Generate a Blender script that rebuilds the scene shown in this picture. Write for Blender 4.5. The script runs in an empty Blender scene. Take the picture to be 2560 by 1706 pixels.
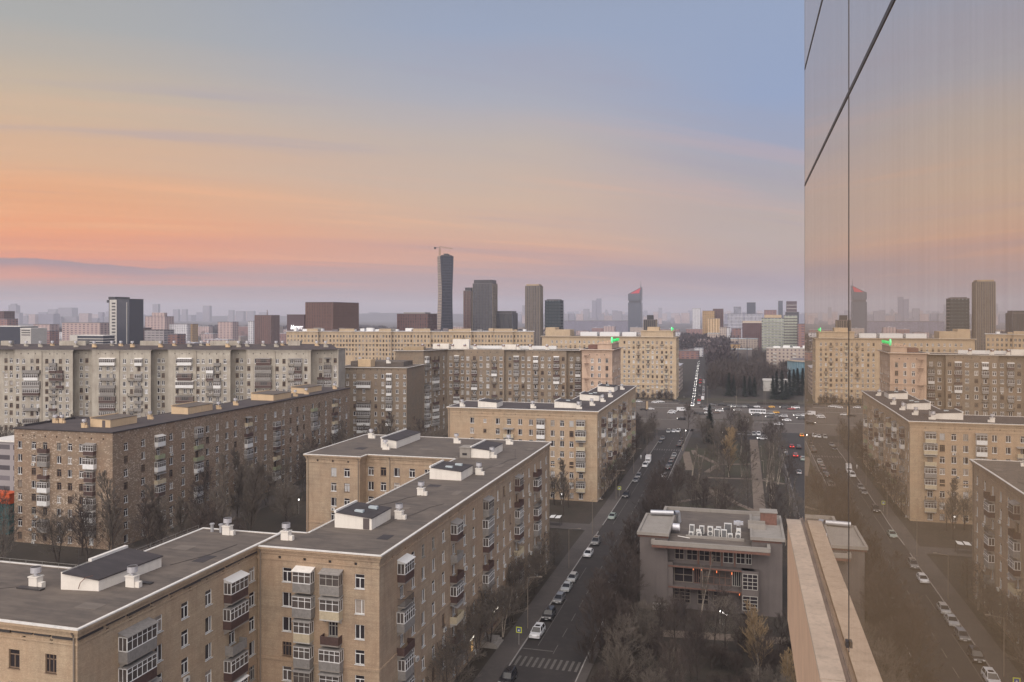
import bpy, math, random
from mathutils import Vector, Matrix
R_ = random.Random(7)
C = bpy.context.scene.collection
sc = bpy.context.scene
EYE = 58.0
AZ = math.radians(15.36)
FW = (-math.sin(AZ), math.cos(AZ)); RT = (math.cos(AZ), math.sin(AZ))
def lin(r, g, b):
    f = lambda c: (c/255/12.92) if c/255 <= .04045 else ((c/255+.055)/1.055)**2.4
    return (f(r), f(g), f(b), 1)

# ---------------------------------------------------------------- camera
cd = bpy.data.cameras.new('camera'); cam = bpy.data.objects.new('camera', cd); C.objects.link(cam)
cam.location = (0, 0, EYE); cam.rotation_euler = (math.pi/2, 0, AZ)
cd.sensor_width = 36; cd.lens = 36*2100/2560; cd.shift_y = -67/2560
cd.clip_start = .1; cd.clip_end = 40000
sc.camera = cam
sc.view_settings.view_transform = 'Standard'; sc.view_settings.look = 'None'
sc.view_settings.exposure = 0.0; sc.view_settings.gamma = 1
try: sc.view_settings.use_curve_mapping = False
except Exception: pass
sc.render.engine = 'CYCLES'
sc.cycles.use_denoising = True
sc.cycles.volume_bounces = 1
sc.cycles.max_bounces = 5; sc.cycles.diffuse_bounces = 2; sc.cycles.glossy_bounces = 3
sc.cycles.transparent_max_bounces = 6
sc.cycles.sample_clamp_indirect = 4

# ---------------------------------------------------------------- world: dusk sky
W = bpy.data.worlds.new('World'); sc.world = W; W.use_nodes = True
nt = W.node_tree; nt.nodes.clear()
def N(t, **k):
    n = nt.nodes.new(t)
    for a, v in k.items(): setattr(n, a, v)
    return n
def M(op, a, b=None, c=None, clamp=False):
    n = N('ShaderNodeMath', operation=op); n.use_clamp = clamp
    for i, v in enumerate((a, b, c)):
        if v is None: continue
        if isinstance(v, (int, float)): n.inputs[i].default_value = v
        else: nt.links.new(v, n.inputs[i])
    return n.outputs[0]
def MR(v, a, b, c=0, d=1, smooth=True):
    n = N('ShaderNodeMapRange'); n.interpolation_type = 'SMOOTHSTEP' if smooth else 'LINEAR'; n.clamp = True
    nt.links.new(v, n.inputs[0])
    for i, x in enumerate((a, b, c, d)): 
        if isinstance(x, (int, float)): n.inputs[i+1].default_value = x
        else: nt.links.new(x, n.inputs[i+1])
    return n.outputs[0]
def MIX(f, a, b, mode='MIX'):
    n = N('ShaderNodeMix', data_type='RGBA', blend_type=mode)
    for s, v in ((n.inputs[0], f), (n.inputs[6], a), (n.inputs[7], b)):
        if isinstance(v, (int, float, tuple)): s.default_value = v
        else: nt.links.new(v, s)
    return n.outputs[2]
def ramp(v, stops, k=1.):
    n = N('ShaderNodeValToRGB'); nt.links.new(v, n.inputs[0]); e = n.color_ramp.elements
    while len(e) > 1: e.remove(e[0])
    for i, (p, c) in enumerate(stops):
        x = e[0] if i == 0 else e.new(min(1, p*k/.75)); x.position = min(1, p*k/.75); x.color = lin(*c)
    return n.outputs[0]
tc = N('ShaderNodeTexCoord'); sep = N('ShaderNodeSeparateXYZ'); nt.links.new(tc.outputs['Generated'], sep.inputs[0])
X, Y, Z = sep.outputs
hyp = M('SQRT', M('ADD', M('MULTIPLY', X, X), M('MULTIPLY', Y, Y)))
el = M('DIVIDE', Z, M('MAXIMUM', hyp, .001))
phi = M('ARCTAN2', X, Y)
# high thin cloud seen in perspective: a plane of streaks overhead
den = M('ADD', M('MAXIMUM', Z, 0.0), .09)
px_, py_ = M('DIVIDE', X, den), M('DIVIDE', Y, den)
th = math.radians(52)
su = M('ADD', M('MULTIPLY', px_, math.sin(th)), M('MULTIPLY', py_, math.cos(th)))
sv = M('SUBTRACT', M('MULTIPLY', px_, math.cos(th)), M('MULTIPLY', py_, math.sin(th)))
cmb = N('ShaderNodeCombineXYZ'); nt.links.new(M('MULTIPLY', su, .26), cmb.inputs[0]); nt.links.new(M('MULTIPLY', sv, 1.7), cmb.inputs[1])
nz = N('ShaderNodeTexNoise'); nz.inputs['Scale'].default_value = 1.25; nz.inputs['Detail'].default_value = 7; nz.inputs['Roughness'].default_value = .55
nz.inputs['Distortion'].default_value = .35
nt.links.new(cmb.outputs[0], nz.inputs[0])
nz2 = N('ShaderNodeTexNoise'); nz2.inputs['Scale'].default_value = .5; nz2.inputs['Detail'].default_value = 3
nt.links.new(cmb.outputs[0], nz2.inputs[0])
elw = M('ADD', el, M('MULTIPLY', M('SUBTRACT', nz2.outputs[0], .5), .09))
el2 = M('MULTIPLY', M('ADD', elw, M('MULTIPLY', M('SUBTRACT', nz.outputs[0], .5), .07)), 1/.75, clamp=True)
L_ = ramp(el2, [(0,(168,148,152)),(.028,(184,150,146)),(.046,(208,148,132)),(.060,(228,146,116)),(.088,(240,158,110)),(.120,(232,166,120)),(.165,(220,174,138)),(.22,(200,178,154)),(.31,(170,170,168)),(.55,(150,152,160)),(.75,(136,140,152))])
Mi = ramp(el2, [(0,(164,146,154)),(.04,(182,152,152)),(.065,(206,160,144)),(.095,(212,170,146)),(.135,(206,177,156)),(.19,(190,176,168)),(.25,(170,171,182)),(.34,(152,164,188)),(.55,(140,150,172)),(.75,(132,138,154))])
Ri = ramp(el2, [(0,(160,146,156)),(.035,(168,150,158)),(.07,(184,163,158)),(.10,(184,168,162)),(.14,(170,165,172)),(.19,(156,162,184)),(.26,(146,162,194)),(.36,(148,163,192)),(.55,(140,150,172)),(.75,(128,136,156))])
d = math.radians
c1 = MIX(MR(phi, d(-47), d(-15.4)), L_, Mi)
c2 = MIX(MR(phi, d(-16), d(3)), c1, Ri)
c3 = MIX(MR(phi, d(-130), d(-72)), Ri, c2)
wisp = MR(nz.outputs[0], .48, .70)
wm = M('MULTIPLY', M('MULTIPLY', wisp, MR(el, .05, .09)), MR(el, .27, .16))
wm = M('MULTIPLY', wm, MR(phi, d(20), d(-45), .08, .62))
c4 = MIX(wm, c3, lin(246, 180, 132))
dk = M('MULTIPLY', MR(nz.outputs[0], .47, .30), MR(el, .07, .14, 0, .42))
c4 = MIX(dk, c4, lin(158, 158, 178))
# low cloud bank lying along the horizon towards the sunset
nb = N('ShaderNodeTexNoise'); nb.inputs['Scale'].default_value = 14; nb.inputs['Detail'].default_value = 4; nt.links.new(tc.outputs['Generated'], nb.inputs[0])
top = M('ADD', MR(phi, d(-50), d(-26), .0605, .046, False), M('MULTIPLY', M('SUBTRACT', nb.outputs[0], .5), .012))
bank = M('MULTIPLY', MR(M('SUBTRACT', top, el), 0, .0022), MR(M('SUBTRACT', top, el), .020, .003))
bank = M('MULTIPLY', bank, MR(phi, d(-32), d(-41), 0, .85))
c5 = MIX(bank, c4, lin(152, 134, 146))
c5 = MIX(MR(el, -.01, -.08), c5, lin(96, 88, 96))
bg = N('ShaderNodeBackground'); nt.links.new(c5, bg.inputs[0]); bg.inputs[1].default_value = 1.0
sky = N('ShaderNodeTexSky', sky_type='NISHITA'); sky.sun_disc = False
sky.sun_elevation = math.radians(-2.5); sky.sun_rotation = math.radians(-60); sky.altitude = 150; sky.dust_density = 2
bg2 = N('ShaderNodeBackground'); nt.links.new(sky.outputs[0], bg2.inputs[0]); bg2.inputs[1].default_value = .05
add = N('ShaderNodeAddShader'); out = N('ShaderNodeOutputWorld')
nt.links.new(bg.outputs[0], add.inputs[0]); nt.links.new(bg2.outputs[0], add.inputs[1]); nt.links.new(add.outputs[0], out.inputs[0])

# ---------------------------------------------------------------- broad soft fill lamp from behind the camera, added to brighten the walls
sl = bpy.data.lights.new('dusk_fill', 'SUN'); so = bpy.data.objects.new('dusk_fill', sl); C.objects.link(so)
sl.energy = 4.5; sl.angle = math.radians(100); sl.color = (1, .89, .78)
so.rotation_euler = Vector((.06, .70, -.56)).to_track_quat('-Z', 'Y').to_euler()

# ---------------------------------------------------------------- helpers
def at(px, py, z=0.):                 # point of the place seen at a photo pixel, at height z
    t = (z-EYE)*2100/(786-py); s = (px-1280)/2100
    return (t*(FW[0]+s*RT[0]), t*(FW[1]+s*RT[1]))
def ad(px, t):                        # point at a photo column and a given distance ahead
    s = (px-1280)/2100
    return (t*(FW[0]+s*RT[0]), t*(FW[1]+s*RT[1]))
def hz(py, t): return EYE+t*(786-py)/2100
MATS = {}
class MB:
    def __init__(s): s.v = []; s.f = []; s.m = []; s.T = None
    def add(s, vs, fs, m=0):
        o = len(s.v)
        if s.T is not None: vs = [tuple(s.T @ Vector(p)) for p in vs]
        s.v.extend(vs)
        for f in fs: s.f.append(tuple(o+i for i in f)); s.m.append(m)
    def quad(s, a, b, c, d_, m=0): s.add([a, b, c, d_], [(0, 1, 2, 3)], m)
    def box(s, x0, x1, y0, y1, z0, z1, m=0):
        s.add([(x0,y0,z0),(x1,y0,z0),(x1,y1,z0),(x0,y1,z0),(x0,y0,z1),(x1,y0,z1),(x1,y1,z1),(x0,y1,z1)],
              [(0,3,2,1),(4,5,6,7),(0,1,5,4),(1,2,6,5),(2,3,7,6),(3,0,4,7)], m)
    def prism(s, poly, z0, z1, m=0, cap=True, mt=None):
        n = len(poly); vs = [(x, y, z0) for x, y in poly]+[(x, y, z1) for x, y in poly]
        s.add(vs, [(i, (i+1) % n, n+(i+1) % n, n+i) for i in range(n)], m)
        if cap: s.add([(x, y, z1) for x, y in poly], [tuple(range(n))], m if mt is None else mt)
    def cyl(s, c, r0, r1, z0, z1, n=10, m=0, cap=True):
        vs = [(c[0]+r0*math.cos(6.2832*i/n), c[1]+r0*math.sin(6.2832*i/n), z0) for i in range(n)]
        vs += [(c[0]+r1*math.cos(6.2832*i/n), c[1]+r1*math.sin(6.2832*i/n), z1) for i in range(n)]
        s.add(vs, [(i, (i+1) % n, n+(i+1) % n, n+i) for i in range(n)]+([tuple(range(n, 2*n)), tuple(range(n-1, -1, -1))] if cap else []), m)
    def tube(s, a, b, ra, rb, n=3, m=0):
        a = Vector(a); b = Vector(b); d_ = b-a
        if d_.length < 1e-5: return
        u = d_.orthogonal().normalized(); w = d_.normalized().cross(u)
        vs = []
        for p, r in ((a, ra), (b, rb)):
            for i in range(n):
                q = p+u*r*math.cos(6.2832*i/n)+w*r*math.sin(6.2832*i/n); vs.append(tuple(q))
        s.add(vs, [(i, (i+1) % n, n+(i+1) % n, n+i) for i in range(n)], m)
    def mesh(s, name, mats, org=(0, 0, 0), smooth=False):
        me = bpy.data.meshes.new(name)
        if org != (0, 0, 0): vs = [(x-org[0], y-org[1], z-org[2]) for x, y, z in s.v]
        else: vs = s.v
        me.from_pydata(vs, [], s.f)
        for m in mats: me.materials.append(MATS[m] if isinstance(m, str) else m)
        if len(mats) > 1: me.polygons.foreach_set('material_index', s.m)
        if smooth: me.polygons.foreach_set('use_smooth', [True]*len(me.polygons))
        return me
def link(name, data, loc=(0, 0, 0), rz=0, parent=None, sc_=None):
    o = bpy.data.objects.new(name, data); C.objects.link(o); o.location = loc
    if rz: o.rotation_euler = (0, 0, rz)
    if sc_ is not None: o.scale = sc_ if isinstance(sc_, tuple) else (sc_,)*3
    if parent: o.parent = parent
    return o
def tag(o, label=None, cat=None, group=None, kind=None):
    for k, v in (('label', label), ('category', cat), ('group', group), ('kind', kind)):
        if v: o[k] = v
    return o
def struct(name, mb, mats, **k): return tag(link(name, mb.mesh(name, mats)), kind='structure', **k)
ORD = ['', 'first', 'second', 'third', 'fourth', 'fifth', 'sixth', 'seventh', 'eighth', 'ninth', 'tenth', 'eleventh', 'twelfth', 'thirteenth', 'fourteenth', 'fifteenth', 'sixteenth', 'seventeenth', 'eighteenth', 'nineteenth', 'twentieth']
TENS = {2: 'twenty', 3: 'thirty', 4: 'forty', 5: 'fifty', 6: 'sixty', 7: 'seventy', 8: 'eighty', 9: 'ninety'}
def nth(i):
    if i <= 20: return ORD[i]
    t, u = divmod(i, 10)
    return TENS[t]+'-'+ORD[u] if u else TENS[t][:-1]+'ieth'

# ---------------------------------------------------------------- materials
class G:
    def __init__(s, name):
        s.m = bpy.data.materials.new(name); s.m.use_nodes = True; s.nt = s.m.node_tree
        s.b = s.nt.nodes['Principled BSDF']; MATS[name] = s.m
    def n(s, t, **k):
        x = s.nt.nodes.new(t)
        for a, v in k.items(): setattr(x, a, v)
        return x
    def l(s, a, b): s.nt.links.new(a, b)
    def math(s, op, a, b=None):
        x = s.n('ShaderNodeMath', operation=op)
        for i, v in enumerate((a, b)):
            if v is None: continue
            if isinstance(v, (int, float)): x.inputs[i].default_value = v
            else: s.l(v, x.inputs[i])
        return x.outputs[0]
    def mix(s, f, a, b, mode='MIX'):
        x = s.n('ShaderNodeMix', data_type='RGBA', blend_type=mode)
        for q, v in ((x.inputs[0], f), (x.inputs[6], a), (x.inputs[7], b)):
            if isinstance(v, (int, float)): q.default_value = v
            elif isinstance(v, tuple): q.default_value = v if len(v) == 4 else v+(1,)
            else: s.l(v, q)
        return x.outputs[2]
    def pos(s): return s.n('ShaderNodeNewGeometry').outputs['Position']
    def noise(s, vec, scale, detail=4, rough=.55, stretch=None):
        x = s.n('ShaderNodeTexNoise'); x.inputs['Scale'].default_value = scale; x.inputs['Detail'].default_value = detail
        x.inputs['Roughness'].default_value = rough
        if stretch:
            mp = s.n('ShaderNodeVectorMath', operation='MULTIPLY'); s.l(vec, mp.inputs[0]); mp.inputs[1].default_value = stretch; vec = mp.outputs[0]
        s.l(vec, x.inputs['Vector']); return x.outputs[0]
    def rng(s, v, a, b, c=0, d_=1):
        x = s.n('ShaderNodeMapRange'); s.l(v, x.inputs[0])
        for i, q in enumerate((a, b, c, d_)): x.inputs[i+1].default_value = q
        return x.outputs[0]
def plain(name, col, rough=.7, metal=0, var=.0, scale=1., spec=None):
    g = G(name)
    g.b.inputs['Roughness'].default_value = rough; g.b.inputs['Metallic'].default_value = metal
    if spec is not None: g.b.inputs['Specular IOR Level'].default_value = spec
    if var:
        n = g.noise(g.pos(), scale, 5)
        k = g.rng(n, .25, .75, 1-var, 1+var)
        hs = g.n('ShaderNodeVectorMath', operation='SCALE'); hs.inputs[0].default_value = col[:3]; g.l(k, hs.inputs['Scale']); g.l(hs.outputs[0], g.b.inputs['Base Color'])
    else: g.b.inputs['Base Color'].default_value = (*col[:3], 1)
    return g
def emis(name, col, st):
    g = G(name); g.b.inputs['Base Color'].default_value = (*col, 1); g.b.inputs['Emission Color'].default_value = (*col, 1); g.b.inputs['Emission Strength'].default_value = st
def wallcoord(g):
    gm = g.n('ShaderNodeNewGeometry'); sp = g.n('ShaderNodeSeparateXYZ'); g.l(gm.outputs['Position'], sp.inputs[0])
    sn = g.n('ShaderNodeSeparateXYZ'); g.l(gm.outputs['Normal'], sn.inputs[0])
    f = g.math('GREATER_THAN', g.math('ABSOLUTE', sn.outputs[0]), .7)
    m = g.n('ShaderNodeMix', data_type='FLOAT'); g.l(f, m.inputs[0]); g.l(sp.outputs[0], m.inputs[2]); g.l(sp.outputs[1], m.inputs[3])
    cb = g.n('ShaderNodeCombineXYZ'); g.l(m.outputs[0], cb.inputs[0]); g.l(sp.outputs[2], cb.inputs[1])
    return cb.outputs[0], gm.outputs['Position'], m.outputs[0], sp.outputs[2]
def brick(name, c1, c2, mortar, dirt, speck=None, bump=.35):
    g = G(name); uv, pos, u, z = wallcoord(g)
    bt = g.n('ShaderNodeTexBrick'); g.l(uv, bt.inputs['Vector'])
    bt.inputs['Color1'].default_value = (*c1, 1); bt.inputs['Color2'].default_value = (*c2, 1); bt.inputs['Mortar'].default_value = (*mortar, 1)
    bt.inputs['Scale'].default_value = 1; bt.inputs['Brick Width'].default_value = .26; bt.inputs['Row Height'].default_value = .1
    bt.inputs['Mortar Size'].default_value = .016; bt.inputs['Mortar Smooth'].default_value = .3; bt.inputs['Bias'].default_value = -.1
    col = bt.outputs[0]
    if speck:
        cu = g.math('FLOOR', g.math('DIVIDE', g.math('ADD', u, g.math('MULTIPLY', g.math('FLOOR', g.math('DIVIDE', z, .2)), .19)), .42)); cv = g.math('FLOOR', g.math('DIVIDE', z, .2))
        cb = g.n('ShaderNodeCombineXYZ'); g.l(cu, cb.inputs[0]); g.l(cv, cb.inputs[1])
        wn = g.n('ShaderNodeTexWhiteNoise', noise_dimensions='2D'); g.l(cb.outputs[0], wn.inputs['Vector'])
        th = g.rng(g.noise(pos, .09, 3), .3, .6, .93, .74)
        f = g.math('GREATER_THAN', wn.outputs['Value'], th)
        # the pale header bricks keep their own mortar
        fr = g.math('MULTIPLY', f, g.math('SUBTRACT', 1, bt.outputs['Fac']))
        col = g.mix(fr, col, speck)
    n1 = g.noise(pos, .35, 5, .6); col = g.mix(g.rng(n1, .35, .7, 0, .5), col, dirt)
    n2 = g.noise(pos, 1.6, 4, .6, (1, 1, .12)); col = g.mix(g.rng(n2, .46, .68, 0, .65), col, dirt)
    n3 = g.noise(pos, .8, 3, .6); col = g.mix(g.rng(n3, .35, .75, 0, .4), col, tuple(min(1, x*1.3) for x in c1))
    n4 = g.noise(pos, 1, 4, .7, (.12, .12, 5)); col = g.mix(g.rng(n4, .42, .62, 0, .35), col, dirt)
    n5 = g.noise(pos, .12, 4, .6); col = g.mix(g.rng(n5, .42, .62, 0, .45), col, (c1[0]*.98, c1[1]*.84, c1[2]*.80))
    g.l(col, g.b.inputs['Base Color']); g.b.inputs['Roughness'].default_value = .9
    n7 = g.noise(pos, 4.5, 3, .75, (1, 1, 2.2)); col = g.mix(g.rng(n7, .40, .62, 0, .42), col, tuple(x*.72 for x in c2)); n8 = g.noise(pos, 6.5, 2, .7, (1, 1, 2.6)); col = g.mix(g.rng(n8, .55, .72, 0, .5), col, tuple(min(1, x*1.35) for x in c1))
    g.l(col, g.b.inputs['Base Color'])
    bp = g.n('ShaderNodeBump'); bp.inputs['Strength'].default_value = bump; bp.inputs['Distance'].default_value = .02
    g.l(g.math('SUBTRACT', 1, bt.outputs['Fac']), bp.inputs['Height']); g.l(bp.outputs[0], g.b.inputs['Normal'])
def plaster(name, c, dirt, amt=.5):
    g = G(name); pos = g.pos()
    n1 = g.noise(pos, .25, 5, .6); col = g.mix(g.rng(n1, .35, .75, 0, amt), c, dirt)
    n2 = g.noise(pos, 1.2, 4, .6, (1, 1, .08)); col = g.mix(g.rng(n2, .48, .78, 0, amt), col, dirt)
    n3 = g.noise(pos, 3., 3, .6); col = g.mix(g.rng(n3, .4, .8, 0, .2), col, tuple(min(1, x*1.15) for x in c))
    g.l(col, g.b.inputs['Base Color']); g.b.inputs['Roughness'].default_value = .9
def roofmat(name, c, c2, patch):
    g = G(name); pos = g.pos()
    n1 = g.noise(pos, .18, 6, .65); col = g.mix(g.rng(n1, .38, .62), c, c2); n6 = g.noise(pos, .55, 3, .5); col = g.mix(g.rng(n6, .62, .66, 0, .55), col, c2)
    n2 = g.noise(pos, .9, 5, .65, (.25, 1, 1)); col = g.mix(g.rng(n2, .45, .7, 0, .7), col, patch)
    n3 = g.noise(pos, 14, 2, .6); col = g.mix(g.rng(n3, .3, .7, 0, .18), col, tuple(x*.55 for x in c))
    sp = g.n('ShaderNodeSeparateXYZ'); g.l(pos, sp.inputs[0])
    fr = g.math('FRACT', g.math('ADD', sp.outputs[1], g.math('MULTIPLY', sp.outputs[0], .013)))
    seam = g.math('LESS_THAN', fr, .045); col = g.mix(g.math('MULTIPLY', seam, .3), col, tuple(x*.5 for x in c))
    g.l(col, g.b.inputs['Base Color']); g.b.inputs['Roughness'].default_value = .85
    bp = g.n('ShaderNodeBump'); bp.inputs['Strength'].default_value = .3; bp.inputs['Distance'].default_value = .02; g.l(n3, bp.inputs['Height']); g.l(bp.outputs[0], g.b.inputs['Normal'])

brick('brick_near', (.48, .37, .255), (.34, .255, .175), (.42, .35, .28), (.20, .14, .105))
brick('brick_pale', (.51, .395, .27), (.39, .295, .20), (.44, .36, .28), (.30, .215, .15))
brick('brick_speckled', (.31, .23, .16), (.23, .17, .12), (.28, .23, .185), (.19, .135, .10), speck=(.92, .80, .68))
brick('brick_drab', (.30, .24, .17), (.24, .19, .14), (.26, .22, .18), (.15, .12, .10))
plaster('plaster_white', (.46, .425, .365), (.24, .20, .165), .65)
plaster('plaster_ochre', (.40, .30, .19), (.24, .18, .13))
plaster('plaster_pink', (.56, .41, .31), (.33, .23, .18), .6)
plaster('plaster_tan', (.50, .39, .265), (.32, .235, .17), .5)
plaster('plaster_rose', (.44, .34, .29), (.30, .23, .20))
plaster('roof_house_wall', (.78, .74, .68), (.52, .48, .44), .4)
plaster('ochre_house_wall', (.62, .46, .29), (.38, .29, .2), .5)
plaster('school_wall', (.15, .128, .122), (.095, .082, .08), .6)
plaster('sill_stone', (.52, .43, .34), (.34, .27, .21), .5)
def ledge(name, c, c2, c3, sz):
    g = G(name); pos = g.pos()
    col = g.mix(g.rng(g.noise(pos, 2.2, 6, .65), .40, .66, 0, .75), c, c2); col = g.mix(g.rng(g.noise(pos, 11, 5, .7, sz), .48, .72, 0, .55), col, c3)
    col = g.mix(g.rng(g.noise(pos, 60, 3, .7), .45, .7, 0, .35), col, c2); g.l(col, g.b.inputs['Base Color']); g.b.inputs['Roughness'].default_value = .9
    bp = g.n('ShaderNodeBump'); bp.inputs['Strength'].default_value = .5; bp.inputs['Distance'].default_value = .004; g.l(g.noise(pos, 45, 4, .7), bp.inputs['Height']); g.l(bp.outputs[0], g.b.inputs['Normal'])
ledge('parapet_paint', (.72, .51, .36), (.62, .43, .30), (.52, .37, .27), (1, 1, .12))
ledge('parapet_stone', (.60, .49, .40), (.46, .37, .30), (.30, .25, .21), (1, 1, 1))
plaster('concrete', (.30, .275, .25), (.19, .17, .155), .5)
plaster('pale_concrete', (.52, .50, .47), (.34, .32, .3), .4)
roofmat('roof_felt', (.14, .115, .098), (.095, .08, .072), (.20, .165, .138))
roofmat('roof_dark', (.048, .042, .046), (.048, .042, .046), (.085, .07, .075))
roofmat('roof_plum', (.075, .060, .062), (.055, .046, .049), (.11, .088, .086))
plain('coping_metal', (.74, .72, .69), .45, 0, .12, 2.)
plain('white_frame', (.80, .80, .80), .4)
plain('brown_frame', (.20, .14, .10), .6)
plain('grey_frame', (.42, .40, .37), .5)
plain('dark_metal', (.045, .04, .042), .5)
plain('rust_metal', (.18, .10, .075), .7, 0, .3, 2)
plain('pipe_metal', (.24, .20, .165), .6)
plain('zinc', (.52, .53, .56), .38, .6)
plain('cowl_metal', (.62, .62, .66), .4, .4, .15, 2)
plain('panel_brown', (.085, .05, .045), .7, 0, .2, 3)
plain('panel_grey', (.25, .235, .225), .7, 0, .2, 3)
plain('panel_white', (.72, .72, .72), .6, 0, .1, 3)
plain('panel_beige', (.50, .43, .31), .7, 0, .15, 3)
plain('panel_green', (.28, .30, .20), .7, 0, .15, 3)
plain('panel_lilac', (.55, .52, .62), .6)
plain('glass_dark', (.035, .030, .034), .06)
plain('glass_mid', (.10, .085, .08), .08, 0, .4, .8)
plain('glass_curtain', (.30, .26, .23), .25, 0, .35, .9)
plain('glass_pale', (.46, .46, .47), .25)
emis('lit_window', (1., .62, .25), .55)
emis('lamp_white', (1., .95, .9), 5.)
emis('headlamp', (1., .96, .88), 6.)
emis('tail_red', (1., .05, .03), 3.)
emis('sign_white', (1., .98, 1.), 1.1)
emis('sign_green', (.02, .75, .18), .45)
emis('sign_green_pale', (.15, .85, .35), .65)
emis('orange_lamp', (1., .25, .08), 2.0)
emis('tube_light', (1., .93, .8), 3.0)
plain('ac_white', (.60, .59, .57), .5)
plain('ac_grille', (.13, .13, .135), .6)
plain('door_dark', (.10, .08, .08), .6)
plain('tyre', (.02, .02, .02), .8)
plain('rim', (.35, .35, .36), .3, .8)
plain('skylight', (.45, .52, .56), .15)
plain('terracotta', (.17, .085, .065), .7, 0, .25, 2)
plain('marking', (.125, .115, .106), .7, 0, .3, 1.5)
plain('yellow_sign', (.62, .68, .06), .5)
plain('sign_blue', (.05, .08, .3), .5)
plain('kerb_stone', (.30, .28, .27), .8, 0, .2, 1)
def ground_mat(name, a, b, c, s1=.05, s2=.8, s3=9.):
    g = G(name); pos = g.pos()
    col = g.mix(g.rng(g.noise(pos, s1, 6, .6), .35, .65), a, b)
    col = g.mix(g.rng(g.noise(pos, s2, 5, .6), .5, .75, 0, .6), col, c)
    col = g.mix(g.rng(g.noise(pos, s3, 3, .6), .35, .7, 0, .3), col, tuple(x*.5 for x in a))
    g.l(col, g.b.inputs['Base Color']); g.b.inputs['Roughness'].default_value = .95
ground_mat('ground', (.050, .039, .032), (.040, .035, .026), (.068, .054, .045))
ground_mat('lawn', (.045, .045, .024), (.062, .048, .032), (.078, .06, .042), .08)
ground_mat('earth', (.052, .039, .030), (.038, .032, .023), (.070, .055, .044), .15)
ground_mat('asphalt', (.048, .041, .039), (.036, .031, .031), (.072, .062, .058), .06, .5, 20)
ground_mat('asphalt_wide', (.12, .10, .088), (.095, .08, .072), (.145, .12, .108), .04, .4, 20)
ground_mat('pavement', (.10, .086, .08), (.075, .065, .062), (.125, .108, .10), .12, .7, 16)
ground_mat('path', (.21, .165, .13), (.155, .12, .098), (.22, .18, .145), .2, 1., 8)
ground_mat('far_land', (.095, .075, .072), (.065, .055, .06), (.14, .12, .12), .004, .02, .2)
plain('bark', (.060, .047, .040), .95, 0, .3, 2)
plain('bark_pale', (.34, .29, .24), .9, 0, .5, 6)
plain('twig_brown', (.068, .052, .046), .95, 0, .25, .3)
plain('twig_grey', (.125, .104, .088), .95, 0, .25, .3)
plain('twig_gold', (.30, .215, .125), .95, 0, .2, .3)
plain('needle', (.022, .030, .022), .95, 0, .4, .6)
plain('far_wood', (.060, .045, .050), 1, 0, .35, .02)
def windows_mat(name, wall, glass, bx, bz, wx=.55, wz=.55, dirt=.3, frame=None):
    # far facades whose panes are too small to tell apart: a grid of openings, real size
    g = G(name); uv, pos, u, z = wallcoord(g)
    fu = g.math('FRACT', g.math('DIVIDE', u, bx)); fz = g.math('FRACT', g.math('DIVIDE', z, bz))
    a = g.math('MULTIPLY', g.math('LESS_THAN', g.math('ABSOLUTE', g.math('SUBTRACT', fu, .5)), wx/2), g.math('LESS_THAN', g.math('ABSOLUTE', g.math('SUBTRACT', fz, .5)), wz/2))
    sn = g.n('ShaderNodeSeparateXYZ'); gm = g.n('ShaderNodeNewGeometry'); g.l(gm.outputs['Normal'], sn.inputs[0])
    a = g.math('MULTIPLY', a, g.math('LESS_THAN', sn.outputs[2], .5))
    cb = g.n('ShaderNodeCombineXYZ'); g.l(g.math('FLOOR', g.math('DIVIDE', u, bx)), cb.inputs[0]); g.l(g.math('FLOOR', g.math('DIVIDE', z, bz)), cb.inputs[1])
    wn = g.n('ShaderNodeTexWhiteNoise', noise_dimensions='2D'); g.l(cb.outputs[0], wn.inputs['Vector'])
    gl = g.mix(wn.outputs['Value'], glass, tuple(min(1, x*2.2+.02) for x in glass))
    w = g.mix(g.rng(g.noise(pos, .05, 4), .3, .7, 0, dirt), wall, tuple(x*.6 for x in wall))
    g.l(g.mix(a, w, gl), g.b.inputs['Base Color'])
    g.l(g.rng(a, 0, 1, .9, .2), g.b.inputs['Roughness'])
windows_mat('far_cream', (.42, .35, .30), (.10, .08, .09), 3.4, 3, .45, .5)
windows_mat('far_brick', (.27, .15, .13), (.08, .06, .08), 6, 3, .55, .5)
windows_mat('far_grey', (.34, .31, .32), (.09, .08, .09), 6, 3, .8, .45)
windows_mat('far_white', (.60, .60, .62), (.12, .11, .15), 4.6, 3.1, .5, .5)
windows_mat('far_pink', (.46, .35, .33), (.10, .07, .09), 7, 3, .5, .5)
windows_mat('far_ochre', (.40, .26, .12), (.12, .08, .06), 3, 3.1, .5, .5)
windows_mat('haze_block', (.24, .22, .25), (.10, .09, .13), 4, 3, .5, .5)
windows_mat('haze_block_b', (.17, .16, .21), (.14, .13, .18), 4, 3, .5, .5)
plain('snowy_roof', (.42, .42, .46), .8, 0, .25, .02)
plain('dull_roof', (.16, .14, .15), .8, 0, .3, .02)
roofmat('roof_patch', (.18, .15, .13), (.145, .122, .106), (.21, .18, .155))
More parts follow.
